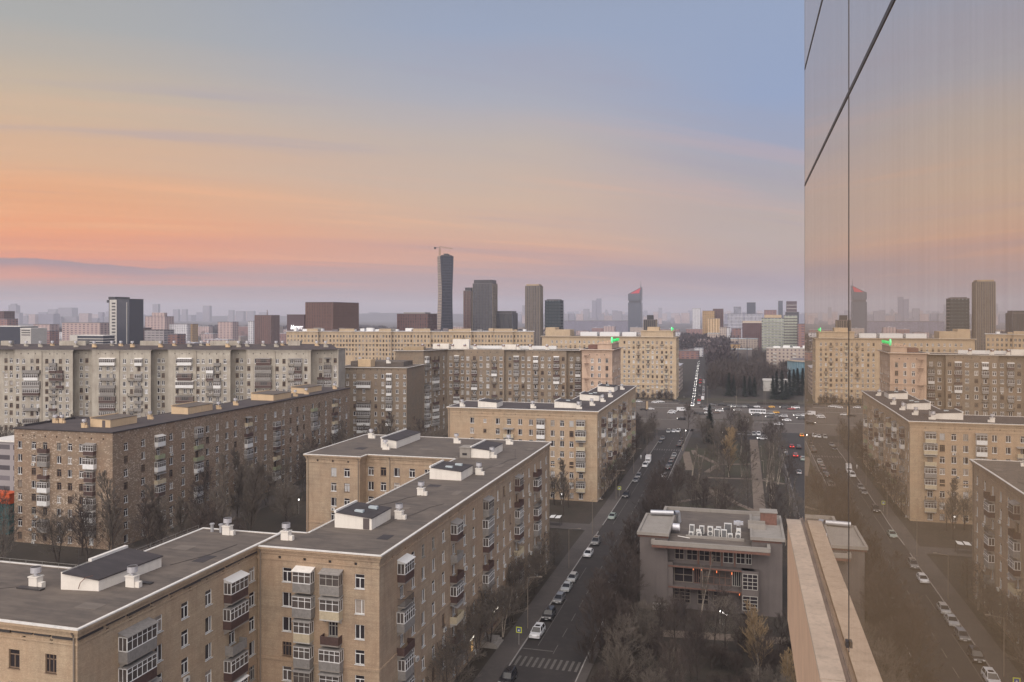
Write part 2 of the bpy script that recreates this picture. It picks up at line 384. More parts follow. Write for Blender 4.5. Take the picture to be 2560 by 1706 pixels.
# ================================================================ the ground, roads, paths
def sheet(name, polys, z, mat, kind='structure', grid=None):
    mb = MB()
    for p in polys: mb.add([(x, y, z) for x, y in p], [tuple(range(len(p)))])
    return tag(link(name, mb.mesh(name, [mat])), kind=kind)
def rect(x0, x1, y0, y1): return [(x0, y0), (x1, y0), (x1, y1), (x0, y1)]
def strip(pts, w):
    out = []
    for (a, b) in zip(pts, pts[1:]):
        dx, dy = b[0]-a[0], b[1]-a[1]; L = math.hypot(dx, dy); nx, ny = -dy/L*w/2, dx/L*w/2
        ex, ey = dx/L*w*.2, dy/L*w*.2
        out.append([(a[0]-ex-nx, a[1]-ey-ny), (b[0]+ex-nx, b[1]+ey-ny), (b[0]+ex+nx, b[1]+ey+ny), (a[0]-ex+nx, a[1]-ey+ny)])
    return out
sheet('ground', [rect(-900, 900, -400, 1200)], 0, 'ground')
sheet('far_ground', [rect(-9000, 9000, -1400, 10500)], -.3, 'far_land')
sheet('lawn', [rect(-24.5, 16, 198, 404), rect(-18, 20, 120, 152.8), rect(-146, -62.5, 104, 160), rect(-146, -95, 196, 252)], .004, 'earth')
sheet('lawn', [rect(-6.4, 2.6, 310, 392), rect(-23.8, -9, 322, 372), rect(7, 15.6, 300, 398), rect(-23.5, 2.4, 202, 262), rect(-120, 60, 577, 596), rect(-60, 60, 566, 571)], .008, 'lawn')
sheet('garden_bed', [rect(-43.4, -41.2, 97, 193), rect(-90, -42.2, 207, 222), rect(-90, -42.6, 229, 254), rect(-42.7, -40.8, 257, 352)], .010, 'earth')
# kerbed street along the brick buildings
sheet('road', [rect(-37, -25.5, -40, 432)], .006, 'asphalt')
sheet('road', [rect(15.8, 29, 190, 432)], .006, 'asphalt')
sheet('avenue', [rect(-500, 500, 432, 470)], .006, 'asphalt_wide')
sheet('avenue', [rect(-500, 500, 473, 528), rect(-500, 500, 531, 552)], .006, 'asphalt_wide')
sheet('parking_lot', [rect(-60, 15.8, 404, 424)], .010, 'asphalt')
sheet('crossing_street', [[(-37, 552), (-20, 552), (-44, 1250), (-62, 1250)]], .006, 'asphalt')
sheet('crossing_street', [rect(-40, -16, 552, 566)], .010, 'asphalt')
def kerbed(name, polys, mat='pavement', h=.14):
    mb = MB()
    for p in polys: mb.prism(p, .0, h, 0)
    return tag(link(name, mb.mesh(name, [mat])), kind='structure')
kerbed('sidewalk', [rect(-41, -37.2, -40, 206), rect(-40.7, -37.2, 229, 404), [(-41, 206), (-37.2, 206), (-37.2, 229), (-40.7, 229)]])
kerbed('sidewalk', [rect(-25.3, -23.8, 60, 432), rect(14.2, 15.6, 200, 404)])
kerbed('sidewalk', [rect(-500, -37.3, 424.5, 431.5), rect(-25.2, 15.5, 424.5, 431.5), rect(29.3, 500, 424.5, 431.5)])
kerbed('sidewalk', [rect(-500, -40, 553, 565), rect(-16, 500, 554, 557)], 'pavement', .12)
sheet('courtyard_drive', [rect(-95, -41, 222, 229), rect(-41, -37, 222.1, 228.9), rect(-145, -138, 110, 330), rect(-300, -138, 196.5, 203)], .14+.004, 'pavement')
kerbed('kerb', [rect(-37.2, -37, -40, 222), rect(-37.2, -37, 229, 404), rect(-25.5, -25.3, 60, 432), rect(15.6, 15.8, 200, 404)], 'kerb_stone', .15)
kerbed('kerb', [rect(-500, 500, 470, 470.3), rect(-500, 500, 472.7, 473), rect(-500, 500, 528, 528.3), rect(-500, 500, 530.7, 531), rect(-500, -40, 552.2, 552.5)], 'kerb_stone', .15)
sheet('median_strip', [rect(-500, 500, 470.3, 472.7), rect(-500, 500, 528.3, 530.7)], .16, 'earth')
sheet('traffic_island', [[(-27, 477), (15, 480.5), (19, 479), (17, 477), (-20, 474.5)]], .012, 'lawn')
sheet('path', [rect(3.1, 6.6, 196, 404)]+strip([(-24, 153.5), (16, 157.5)], 3.4)+strip([(-24, 126.5), (14, 128.6)], 3), .014, 'path')
sheet('path', strip([(-23.1, 360.7), (-19.1, 319.4)], 3)+strip([(-20.2, 365.8), (-19, 355.7), (-15.2, 348.9), (-10.6, 337.1), (-9, 334), (-12.7, 316.4)], 2.2)
      + strip([(-11.5, 306), (4.8, 307.5), (13.5, 301.5)], 2.2)+strip([(-19.1, 264), (-8.9, 276), (-10.1, 289.6)], 2)+strip([(-10.1, 289.6), (-1.8, 266.5), (3.2, 258)], 2)+strip([(-9, 334), (3.2, 338)], 1.8)
      + strip([(-120, 568), (-42, 569)], 3)+strip([(-12, 574), (60, 580)], 3), .018, 'path')
# painted markings
mb = MB()
y = 60
while y < 404:
    if not 358 < y < 368 and not 131 < y < 140: mb.add([(-31.3, y, .011), (-31.16, y, .011), (-31.16, y+4.2, .011), (-31.3, y+4.2, .011)], [(0, 1, 2, 3)])
    y += 8
for yy in (134, 362):
    for k in range(11): mb.add([(-36.6+k*1.02, yy, .011), (-36.15+k*1.02, yy, .011), (-36.15+k*1.02, yy+4, .011), (-36.6+k*1.02, yy+4, .011)], [(0, 1, 2, 3)])
for y0, y1 in ((143, 168), (181, 190), (231, 262), (270, 290), (303, 330)): mb.add([(-34.6, y0, .011), (-34.5, y0, .011), (-34.5, y1, .011), (-34.6, y1, .011)], [(0, 1, 2, 3)])
mb.add([(-36.9, 141, .0112), (-31.5, 141, .0112), (-31.5, 141.35, .0112), (-36.9, 141.35, .0112)], [(0, 1, 2, 3)])
for yy in (437, 440.7, 477.6, 481.3, 485, 488.7, 492.4, 507, 510.7, 514.4, 518.1, 521.8, 535, 539, 543):
    x = -240
    while x < 120: mb.add([(x, yy, .011), (x+4, yy, .011), (x+4, yy+.16, .011), (x, yy+.16, .011)], [(0, 1, 2, 3)]); x += 10
for yy in (433.2, 468.6, 474, 499.4, 500, 526.6, 532): mb.add([(-400, yy, .011), (400, yy, .011), (400, yy+.18, .011), (-400, yy+.18, .011)], [(0, 1, 2, 3)])
for (a, b) in (((13, 438.5), (19, 431.2)), ((19, 431.2), (26, 437.2))):
    for q in strip([a, b], .3): mb.add([(x, y_, .0118) for x, y_ in q], [(0, 1, 2, 3)])
for k in range(9): mb.add([(-34+k*1.1, 553.2, .0118), (-33.5+k*1.1, 553.2, .0118), (-33.5+k*1.1, 556.8, .0118), (-34+k*1.1, 556.8, .0118)], [(0, 1, 2, 3)])
for yy in range(566, 900, 10):
    xx = -28.8-(yy-552)*.0345; mb.add([(xx, yy, .0112), (xx+.15, yy, .0112), (xx+.05, yy+4, .0112), (xx-.1, yy+4, .0112)], [(0, 1, 2, 3)])
struct('road_marking', mb, ['marking'])
# hills far off
def hill(x0, x1, y0, h0, seed, depth=700):
    r = random.Random(seed); n = 40; mb = MB(); rows = []
    for k, (fy, fh) in enumerate(((0, 0), (.35, .8), (.7, 1.), (1.6, 0))):
        row = []
        for i in range(n+1):
            t = i/n; h = h0*fh*(.72+.28*math.sin(t*7+seed)+.10*math.sin(t*23+seed*2))*min(1, t*8, (1-t)*8)
            row.append((x0+(x1-x0)*t, y0+depth*fy, max(-.4, h)))
        rows.append(row)
    vs = [p for r_ in rows for p in r_]; fs = []
    for a in range(3):
        for i in range(n): q = a*(n+1)+i; fs.append((q, q+1, q+n+2, q+n+1))
    mb.add(vs, fs); return mb
mb = hill(-7500, -700, 6900, 66, 3); mb2 = hill(-3200, 4500, 9400, 74, 5)
mb.add(mb2.v, mb2.f); struct('hills', mb, ['far_wood'])

# ================================================================ building kit
def offs(poly, d_):
    n = len(poly); out = []
    for i in range(n):
        a, b, c = poly[i-1], poly[i], poly[(i+1) % n]
        e1 = Vector((b[0]-a[0], b[1]-a[1])).normalized(); e2 = Vector((c[0]-b[0], c[1]-b[1])).normalized()
        n1 = Vector((e1.y, -e1.x)); n2 = Vector((e2.y, -e2.x)); m = n1+n2
        k = d_/max(.3, (1+n1.dot(n2))); out.append((b[0]+m.x*k, b[1]+m.y*k))
    return out
def ring(mb, poly, z0, z1, d_, din=-.3, m=0):
    o = offs(poly, d_); i_ = offs(poly, din); n = len(poly)
    for k in range(n):
        k2 = (k+1) % n
        mb.quad((*o[k], z0), (*o[k2], z0), (*o[k2], z1), (*o[k], z1), m)
        mb.quad((*o[k], z1), (*o[k2], z1), (*i_[k2], z1), (*i_[k], z1), m)
        mb.quad((*i_[k], z0), (*i_[k2], z0), (*o[k2], z0), (*o[k], z0), m)
        mb.quad((*i_[k2], z0), (*i_[k], z0), (*i_[k], z1), (*i_[k2], z1), m)
class Bld:
    def __init__(s, name, label, cat, loc, group=None):
        s.o = link(name, None, (loc[0], loc[1], 0)); tag(s.o, label, cat, group); s.org = (loc[0], loc[1], 0); s.wall = MB(); s.trim = MB()
        s.nw = 0; s.extra = MB(); s.extra_used = False
    def part(s, name, mb, mats, parent=None, label=None, smooth=False):
        o = link(name, mb.mesh(name, mats, s.org, smooth), parent=parent or s.o)
        if label: o['label'] = label
        return o
    def inst(s, name, me, x, y, z, rz=0, parent=None):
        if parent is None: return link(name, me, (x-s.org[0], y-s.org[1], z), rz, s.o)
        return link(name, me, parent=parent)
    def finish(s, wallmats, trim=None):
        s.part('wall', s.wall, wallmats)
        if s.trim.v: s.part('cornice', s.trim, [trim or wallmats[0]])
        if s.extra_used:
            o = s.part('windows', s.extra, ['white_frame', 'glass_dark', 'brown_frame', 'glass_mid', 'glass_curtain']); o['kind'] = 'stuff'
def wall_open(mb, p0, p1, z0, z1, ops, depth=.22):
    L = math.hypot(p1[0]-p0[0], p1[1]-p0[1]); ux, uy = (p1[0]-p0[0])/L, (p1[1]-p0[1])/L; nx, ny = uy, -ux
    P = lambda u, z, d_=0: (p0[0]+ux*u-nx*d_, p0[1]+uy*u-ny*d_, z)
    ops = [o for o in ops if o[0] > .02 and o[1] < L-.02 and o[2] > z0+.01 and o[3] < z1-.01]
    vs = sorted({z0, z1, *[round(o[2], 3) for o in ops], *[round(o[3], 3) for o in ops]})
    for a, b in zip(vs, vs[1:]):
        if b-a < 1e-4: continue
        mid = (a+b)/2; cut = sorted((o[0], o[1]) for o in ops if o[2] < mid < o[3]); u = 0
        for (c0, c1) in cut:
            if c0 > u+1e-4: mb.quad(P(u, a), P(c0, a), P(c0, b), P(u, b))
            u = max(u, c1)
        if L > u+1e-4: mb.quad(P(u, a), P(L, a), P(L, b), P(u, b))
    for (a, b, c, d_) in ops:
        mb.quad(P(a, c), P(a, d_), P(a, d_, depth), P(a, c, depth)); mb.quad(P(b, d_), P(b, c), P(b, c, depth), P(b, d_, depth))
        mb.quad(P(a, d_), P(b, d_), P(b, d_, depth), P(a, d_, depth)); mb.quad(P(b, c), P(a, c), P(a, c, depth), P(b, c, depth))
        if b-a < .6: mb.quad(P(a, c, depth), P(b, c, depth), P(b, d_, depth), P(a, d_, depth), 1)
# ---- windows (local: x along the wall, -y outwards, z from the sill)
WC = {}
def frame_boxes(mb, w, h, st, fm, y0=.11, y1=.17, sill=True, fs=.07):
    a = -w/2; f = fs; tz = h*.70
    mb.box(a, a+f, y0, y1, 0, h, fm); mb.box(-a-f, -a, y0, y1, 0, h, fm); mb.box(a+f, -a-f, y0, y1, 0, f*1.3, fm); mb.box(a+f, -a-f, y0, y1, h-f, h, fm)
    if st == 'T': mb.box(a+f, -a-f, y0, y1, tz, tz+f*1.3, fm); mb.box(-f*.7, f*.7, y0, y1, f*1.3, tz, fm)
    elif st == 'II': mb.box(-f*.8, f*.8, y0, y1, f*1.3, h-f, fm)
    elif st == 'H': mb.box(a+f, -a-f, y0, y1, tz, tz+f*1.2, fm); mb.box(-.28, -.20, y0, y1, f*1.3, h-f, fm); mb.box(.20, .28, y0, y1, f*1.3, h-f, fm)
    elif st == 'L': mb.box(w*.14, w*.14+f*1.3, y0, y1, f*1.3, h-f, fm)
    if sill: mb.box(a-.06, -a+.06, -.09, .10, -.05, 0, fm)
def win(w, h, st, fr, gl):
    k = (w, h, st, fr, gl)
    if k not in WC:
        f = MB(); frame_boxes(f, w, h, st, 0); p = MB()
        p.quad((-w/2, .175, 0), (w/2, .175, 0), (w/2, .175, h), (-w/2, .175, h))
        if gl == 'blind':
            p = MB(); p.quad((-w/2, .175, 0), (w/2, .175, 0), (w/2, .175, h*.3), (-w/2, .175, h*.3)); p.box(-w/2+.08, w/2-.08, .13, .172, h*.3, h-.06, 0)
        WC[k] = (f.mesh('window', [fr]), p.mesh('pane', ['glass_pale' if gl == 'blind' else gl]))
    return WC[k]
def win1(w, h, st, fr, gl):
    k = ('1', w, h, st, fr, gl)
    if k not in WC:
        f = MB(); frame_boxes(f, w, h, st, 0, fs=.11); f.quad((-w/2, .175, 0), (w/2, .175, 0), (w/2, .175, h), (-w/2, .175, h), 1)
        WC[k] = f.mesh('window', [fr, gl])
    return WC[k]
def pick(r, old=.25):
    x = r.random()
    fr = 'brown_frame' if x < old*.8 else ('grey_frame' if x < old else 'white_frame')
    st = r.choice(['T', 'T', 'T', 'II', 'L']) if fr == 'white_frame' else r.choice(['T', 'H'])
    y = r.random(); gl = 'glass_dark' if y < .62 else ('glass_mid' if y < .82 else ('glass_curtain' if y < .96 else 'blind'))
    return st, fr, gl
# ---- balconies
BC = {}
def balcony(w, kind, par, fr='white_frame', canopy=None, dp=1.1):
    k = (w, kind, par, fr, canopy)
    if k in BC: return BC[k]
    s = MB(); s.box(-w/2, w/2, -dp, 0, -.16, 0)
    for x in (-w/2+.25, w/2-.25):
        s.add([(x-.09, 0, -.16), (x+.09, 0, -.16), (x+.09, 0, -.75), (x-.09, 0, -.75), (x-.09, -dp*.8, -.16), (x+.09, -dp*.8, -.16)], [(0, 4, 3), (1, 2, 5), (3, 4, 5, 2)])
    kids = []
    p = MB(); hh = 1.05
    if kind == 'rail':
        for z in (.1, 1.0): p.box(-w/2, w/2, -dp, -dp+.04, z, z+.04); p.box(-w/2, -w/2+.04, -dp+.04, 0, z, z+.04); p.box(w/2-.04, w/2, -dp+.04, 0, z, z+.04)
        n = int(w/.16)
        for i in range(n): x = -w/2+.1+i*(w-.2)/(n-1); p.box(x-.012, x+.012, -dp+.01, -dp+.03, .14, 1.0)
        for i in range(6):
            y = -dp+.15+i*.15
            for sx in (-1, 1): p.box(sx*(w/2-.02)-.012, sx*(w/2-.02)+.012, y-.012, y+.012, .14, 1.0)
    else:
        p.box(-w/2, w/2, -dp, -dp+.06, 0, hh); p.box(-w/2, -w/2+.06, -dp+.06, 0, 0, hh); p.box(w/2-.06, w/2, -dp+.06, 0, 0, hh)
        if par != 'panel_white':
            n = int(w/.24)
            for i in range(n): x = -w/2+.12+i*.24; p.box(x-.03, x+.03, -dp-.025, -dp, .04, hh-.03)
    kids.append(('railing', p.mesh('railing', [par])))
    if kind in ('glazed', 'boxed'):
        g = MB(); zt = 2.55; n = max(3, round(w/.8))
        for i in range(n+1):
            x = -w/2+i*w/n; g.box(max(-w/2, x-.035), min(w/2, x+.035), -dp-.001, -dp+.06, hh, zt)
        g.box(-w/2, w/2, -dp-.012, -dp+.055, hh, hh+.09); g.box(-w/2, w/2, -dp-.012, -dp+.055, zt-.09, zt); g.box(-w/2+.07, w/2-.07, -dp-.008, -dp+.05, 2.0, 2.06)
        for sx in (-1, 1):
            x0, x1 = (-w/2, -w/2+.06) if sx < 0 else (w/2-.06, w/2)
            for y in (-dp+.06, -dp/2, -.06): g.box(x0, x1, y, y+.06, hh, zt)
            g.box(x0, x1, -dp+.06, 0, hh+.001, hh+.09); g.box(x0, x1, -dp+.06, 0, zt-.09, zt-.001)
        kids.append(('glazing_frame', g.mesh('glazing_frame', [fr])))
        q = MB(); e = .03
        if kind == 'glazed':
            q.quad((-w/2+e, -dp+e, hh), (w/2-e, -dp+e, hh), (w/2-e, -dp+e, zt), (-w/2+e, -dp+e, zt))
            q.quad((-w/2+e, 0, hh), (-w/2+e, -dp+e, hh), (-w/2+e, -dp+e, zt), (-w/2+e, 0, zt)); q.quad((w/2-e, -dp+e, hh), (w/2-e, 0, hh), (w/2-e, 0, zt), (w/2-e, -dp+e, zt))
            kids.append(('pane', q.mesh('pane', ['glass_mid'])))
        else:
            q.box(-w/2+.02, -w/6, -dp+.01, -dp+.045, hh, zt); q.box(w/4, w/2-.02, -dp+.01, -dp+.045, hh, zt)
            q.box(-w/2+.02, -w/2+.05, -dp+.05, 0, hh, zt); q.box(w/2-.05, w/2-.02, -dp+.05, 0, hh, zt)
            kids.append(('side_panel', q.mesh('side_panel', [par])))
            q = MB(); q.quad((-w/6, -dp+e, hh), (w/4, -dp+e, hh), (w/4, -dp+e, zt), (-w/6, -dp+e, zt)); kids.append(('pane', q.mesh('pane', ['glass_dark'])))
        if kind == 'boxed': canopy = canopy or fr
        elif not canopy:
            q = MB(); q.box(-w/2-.03, w/2+.03, -dp-.03, 0, zt, zt+.06); kids.append(('top_board', q.mesh('top_board', ['panel_grey'])))
    if canopy:
        c = MB(); z = 2.56 if kind in ('glazed', 'boxed') else 2.5; e = .12
        c.add([(-w/2-e, -dp-e*1.6, z), (w/2+e, -dp-e*1.6, z), (w/2+e, 0, z+.38), (-w/2-e, 0, z+.38), (-w/2-e, -dp-e*1.6, z+.05), (w/2+e, -dp-e*1.6, z+.05), (w/2+e, 0, z+.43), (-w/2-e, 0, z+.43)],
              [(0, 3, 2, 1), (4, 5, 6, 7), (0, 1, 5, 4), (1, 2, 6, 5), (3, 0, 4, 7)])
        if kind in ('glazed', 'boxed'):
            for sx in (-1, 1): c.add([(sx*w/2, -dp, z-.02), (sx*w/2, 0, z-.02), (sx*w/2, 0, z+.36)], [(0, 1, 2)])
        kids.append(('canopy', c.mesh('canopy', [canopy])))
    BC[k] = (s.mesh('balcony', ['pale_concrete' if par in ('panel_white', 'panel_beige') else 'concrete']), kids)
    return BC[k]
BKINDS = [('rail', 'dark_metal', None, None), ('open', 'panel_brown', None, None), ('open', 'panel_grey', None, None), ('open', 'panel_beige', None, 'panel_grey'),
          ('glazed', 'panel_white', 'white_frame', None), ('glazed', 'panel_grey', 'white_frame', None), ('glazed', 'panel_brown', 'white_frame', None), ('glazed', 'panel_beige', 'white_frame', 'panel_grey'),
          ('boxed', 'panel_brown', 'grey_frame', 'panel_grey'), ('glazed', 'panel_grey', 'grey_frame', 'panel_grey'), ('rail', 'dark_metal', None, 'panel_grey'), ('open', 'panel_green', None, None)]
acm = MB(); acm.box(-.42, .42, -.36, -.04, 0, .58, 0); acm.cyl((0, 0), .001, .001, 0, .001, 3, 1)
acm.T = Matrix.Translation((-.1, -.362, .29)) @ Matrix.Rotation(math.pi/2, 4, 'X'); acm.cyl((0, 0), .23, .23, 0, .004, 12, 1); acm.T = None
acm.box(-.36, -.32, -.34, .0, -.05, 0, 1); acm.box(.32, .36, -.34, .0, -.05, 0, 1)
AC = acm.mesh('air_conditioner', ['ac_white', 'ac_grille'])
def facade(b, p0, p1, z0, z1, cols, rows, near=2, seed=0, w=1.32, h=1.85, old=.25, ac=.12, vents=None, balc=.85, bw=3.0, kinds=None, pipes=(), course=(), limit=290, skip=None):
    """near 2: window + pane parts, balconies with their own parts; 1: one mesh per window; 0: joined past the limit"""
    r = random.Random(seed); L = math.hypot(p1[0]-p0[0], p1[1]-p0[1]); ux, uy = (p1[0]-p0[0])/L, (p1[1]-p0[1])/L; nx, ny = uy, -ux; rz = math.atan2(uy, ux)
    ops = []; pt = lambda u, o=0: (p0[0]+ux*u+nx*o, p0[1]+uy*u+ny*o)
    for zi, zc in enumerate(rows):
        for ci, c in enumerate(cols):
            u, kd = c[0], c[1]; ww = w if kd != 'n' else .75; hh = h
            if skip and skip(ci, zi): continue
            if kd == 's': ww, hh = 1.0, 1.2
            if u-ww/2 < .1 or u+ww/2 > L-.1 or zc-hh/2 < z0+.1: continue
            ops.append((u-ww/2, u+ww/2, zc-hh/2, zc+hh/2))
            st, fr, gl = pick(r, old); x, y = pt(u); zb = zc-hh/2
            if r.random() < .002: gl = 'lit_window'
            if near == 2 and b.nw < limit:
                a, p = win(ww, hh, st, fr, gl); o = b.inst('window', a, x, y, zb, rz); b.inst('pane', p, 0, 0, 0, parent=o); b.nw += 1
            elif b.nw < limit:
                if gl == 'blind': gl = 'glass_pale'
                b.inst('window', win1(ww, hh, st, fr, gl), x, y, zb, rz); b.nw += 1
            else:
                b.extra_used = True; b.extra.T = Matrix.Translation((x, y, zb)) @ Matrix.Rotation(rz, 4, 'Z')
                fi, gi = (0 if fr == 'white_frame' else 2), {'glass_dark': 1, 'glass_mid': 3}.get(gl, 4)
                if near >= 1: frame_boxes(b.extra, ww, hh, st, fi, fs=.11)
                else: b.extra.box(-ww/2-.03, ww/2+.03, -.07, .1, -.05, 0, fi); b.extra.box(-.06, .06, .1, .16, 0, hh, fi)
                b.extra.quad((-ww/2, .175, 0), (ww/2, .175, 0), (ww/2, .175, hh), (-ww/2, .175, hh), gi); b.extra.T = None
            if kd in 'bB' and zi < len(rows)-1 and r.random() < balc:
                kk = r.choice(kinds or BKINDS); bwid = (c[2] if len(c) > 2 else bw)
                can = kk[3] or (r.choice(['panel_grey', 'coping_metal', 'white_frame']) if kk[0] == 'glazed' and (zi == 0 or r.random() < .18) else None); bwid = round(bwid*r.choice((.86, .94, 1, 1.08)), 2)
                sm, kids = balcony(bwid, kk[0], kk[1], kk[2] or 'white_frame', can)
                zz = zb-.72; o = b.inst('balcony', sm, x, y, zz, rz)
                for nm, me in kids: b.inst(nm, me, 0, 0, 0, parent=o)
            elif ac and r.random() < ac and zi > 0:
                q = pt(u+r.choice((-.9, .9, 0, 0)) if kd != 'b' else u+1.1); b.inst('air_conditioner', AC, q[0], q[1], zb-.85, rz)
    if vents:
        zc, sp = vents; n = int((L-1.5)/sp)
        for i in range(n):
            u = (L-(n-1)*sp)/2+i*sp; ops.append((u-.2, u+.2, zc-.22, zc+.22))
    wall_open(b.wall, p0, p1, z0, z1, ops)
    for u in pipes:
        m = MB(); x, y = pt(u, .14); m.cyl((x, y), .09, .09, .2, z1-.9, 6); x2, y2 = pt(u, .02); m.tube((x, y, z1-.9), (*pt(u, .45), z1-.35), .09, .09, 6)
        b.part('drainpipe', m, ['pipe_metal'])
    for (zc, hh, pr) in course:
        a, c = pt(0, 0), pt(L, 0); m = b.trim
        q0, q1, q2, q3 = pt(0, -.01), pt(L, -.01), pt(L, pr), pt(0, pr)
        m.prism([q3, q2, q1, q0], zc-hh/2, zc+hh/2, 0)
    return pt
def roof_on(b, poly, z, mat, over=.5, coping='coping_metal', pieces=None, cw=.32, drop=.0):
    m = MB(); o = offs(poly, over); m.add([(x, y, z-.02) for x, y in o], [tuple(range(len(o)))]); b.part('roof', m, [mat])
    if coping and pieces is None:
        m = MB(); ring(m, offs(poly, over), z-.10, z+.06, .02, -cw); b.part('coping', m, [coping])
    elif coping:
        n = len(o); me = None
        for k in range(n):
            a, c = Vector(o[k]), Vector(o[(k+1) % n]); L = (c-a).length; q = max(1, round(L/pieces)); d_ = (c-a)/L; rz = math.atan2(d_.y, d_.x); l = L/q
            mm = MB(); mm.box(.02, l-.02, -.03, cw, -.08, .055); data = mm.mesh('coping_panel', [coping])
            for i in range(q): p = a+d_*l*i; link('coping_panel', data, (p.x-b.org[0], p.y-b.org[1], z), rz, b.o)
def cornice(b, poly, z, steps):
    for (z0, z1, d_) in steps: ring(b.trim, poly, z+z0, z+z1, d_, -.02)
def roof_house(b, x0, x1, y0, y1, z, h=1.7, rise=.5, wall='roof_house_wall', roof='roof_dark', door=None, lights=1, rot=None):
    m = MB(); m.add([(x0, y0, z-.03), (x1, y0, z-.03), (x1, y1, z-.03), (x0, y1, z-.03), (x0, y0, z+h+rise), (x1, y0, z+h), (x1, y1, z+h), (x0, y1, z+h+rise)], [(0, 1, 5, 4), (1, 2, 6, 5), (2, 3, 7, 6), (3, 0, 4, 7)])
    o = b.part('roof_house', m, [wall])
    m = MB(); e = .12; m.add([(x0+.3, y0-e, z+h+rise-.03), (x1+e, y0-e, z+h+.02), (x1+e, y1+e, z+h+.02), (x0+.3, y1+e, z+h+rise-.03), (x0+.3, y0-e, z+h+rise-.11), (x1+e, y0-e, z+h-.08), (x1+e, y1+e, z+h-.08), (x0+.3, y1+e, z+h+rise-.11)],
                  [(0, 1, 2, 3), (4, 5, 1, 0), (5, 6, 2, 1), (6, 7, 3, 2), (7, 4, 0, 3)]); b.part('roof', m, [roof], o)
    m = MB(); m.box(x0-.05, x0+.29, y0-e, y1+e, z+h+rise-.12, z+h+rise+.22); b.part('parapet', m, ['coping_metal' if wall == 'roof_house_wall' else wall], o)
    if door is not None: m = MB(); m.box(door, door+.95, y0-.04, y0-.002, z+.02, z+min(h-.1, 1.75)); b.part('door', m, ['door_dark'], o)
    for k in range(lights):
        m = MB(); yy = y0+(k+.6)*(y1-y0)/(lights+.4); xx = (x0+x1)/2+(k % 2)*.9-.6; m.box(xx, xx+1.3, yy, yy+.6, z+h+.1, z+h+rise*.6+.22); b.part('skylight', m, ['skylight'], o)
    return o
def vent_shaft(b, x, y, z, s=1., wall='roof_house_wall', cowl=True):
    m = MB(); m.box(x-.55*s, x+.45*s, y-.4*s, y+.4*s, z-.03, z+1.0*s); m.box(x-.62*s, x+.52*s, y-.47*s, y+.47*s, z+1.0*s, z+1.1*s); m.box(x+.45*s, x+.95*s, y-.3*s, y+.2*s, z-.03, z+.55*s)
    o = b.part('ventilation_shaft', m, [wall])
    if cowl:
        m = MB(); m.cyl((x-.05*s, y), .16*s, .16*s, z+1.1*s, z+1.45*s, 8, 0); m.cyl((x-.05*s, y), .5*s, .5*s, z+1.45*s, z+2.0*s, 12, 0, False)
        m.cyl((x-.05*s, y), .46*s, .46*s, z+1.46*s, z+1.98*s, 12, 1); b.part('cowl', m, ['cowl_metal', 'dark_metal'], o)
def antenna(b, x, y, z, h=3.):
    m = MB(); m.tube((x, y, z), (x, y, z+h), .03, .02, 4)
    for k in range(3): m.tube((x-.5+k*.08, y, z+h-.2-k*.45), (x+.5-k*.08, y, z+h-.2-k*.45), .015, .015, 3)
    b.part('antenna', m, ['dark_metal'])
def railing(b, pts, z):
    m = MB()
    for a, c in zip(pts, pts[1:]):
        L = math.hypot(c[0]-a[0], c[1]-a[1]); n = max(1, int(L/2.2))
        for zz in (.35, .7): m.tube((*a, z+zz), (*c, z+zz), .018, .018, 3)
        for i in range(n+1): t = i/n; x, y = a[0]+(c[0]-a[0])*t, a[1]+(c[1]-a[1])*t; m.tube((x, y, z), (x, y, z+.7), .02, .02, 3)
    b.part('roof_railing', m, ['grey_frame'])
def seg(b, p0, p1, z0, z1): wall_open(b.wall, p0, p1, z0, z1, [])
def cols_at(vals, base, sign=1, kinds=''):
    return [(sign*(v-base), (kinds[i] if i < len(kinds) else 'w')) for i, v in enumerate(vals)]
FL = [24.2-3.2*k for k in range(8)]
CORN = [(-1.75, -1.55, .10), (-.95, -.6, .16), (-.6, -.35, .30), (-.35, -.08, .48)]

# ================================================================ brick building A, near left
b = Bld('apartment_building', 'pale brick apartment block filling the bottom left corner, grey roof edged with white metal', 'building', (-75, 78))
PA = [(-100, 66.5), (-61.4, 66.5), (-61.4, 97.2), (-61.42, 101.8), (-72.6, 101.8), (-72.6, 81.5), (-100, 81.5)]
VB = (26.35, 3.25)
facade(b, PA[0], PA[1], 0, 28, cols_at([-86.5, -82, -77.6, -73.3, -68.9, -64.5], -100, 1, 'wwbwww'), FL, 2, 11, vents=VB, old=.7, pipes=(38.3,))
facade(b, PA[1], PA[2], 0, 28, [(7.7, 'b', 5.2), (11.6, 'w'), (16.1, 'w'), (20.5, 'w'), (25.3, 'b', 3.6), (29.7, 'w')], FL, 2, 15, vents=VB, old=.12, ac=.2, balc=1, kinds=[BKINDS[i] for i in (8, 1, 6, 5, 1, 2, 9, 6)])
for i in (2, 3, 4, 5, 6): seg(b, PA[i], PA[(i+1) % 7], 0, 28)
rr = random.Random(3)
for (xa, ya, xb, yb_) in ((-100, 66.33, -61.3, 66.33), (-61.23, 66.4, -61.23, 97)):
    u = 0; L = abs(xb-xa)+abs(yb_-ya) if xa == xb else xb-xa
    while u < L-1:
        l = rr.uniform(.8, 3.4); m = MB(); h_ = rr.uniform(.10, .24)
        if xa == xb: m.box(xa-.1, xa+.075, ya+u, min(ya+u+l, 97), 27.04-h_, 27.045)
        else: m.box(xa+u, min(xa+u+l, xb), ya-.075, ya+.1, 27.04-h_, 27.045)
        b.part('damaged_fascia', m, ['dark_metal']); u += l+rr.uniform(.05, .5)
cornice(b, PA, 28, CORN); b.finish(['brick_pale', 'dark_metal'])
PA2 = [p for i, p in enumerate(PA) if i != 2]
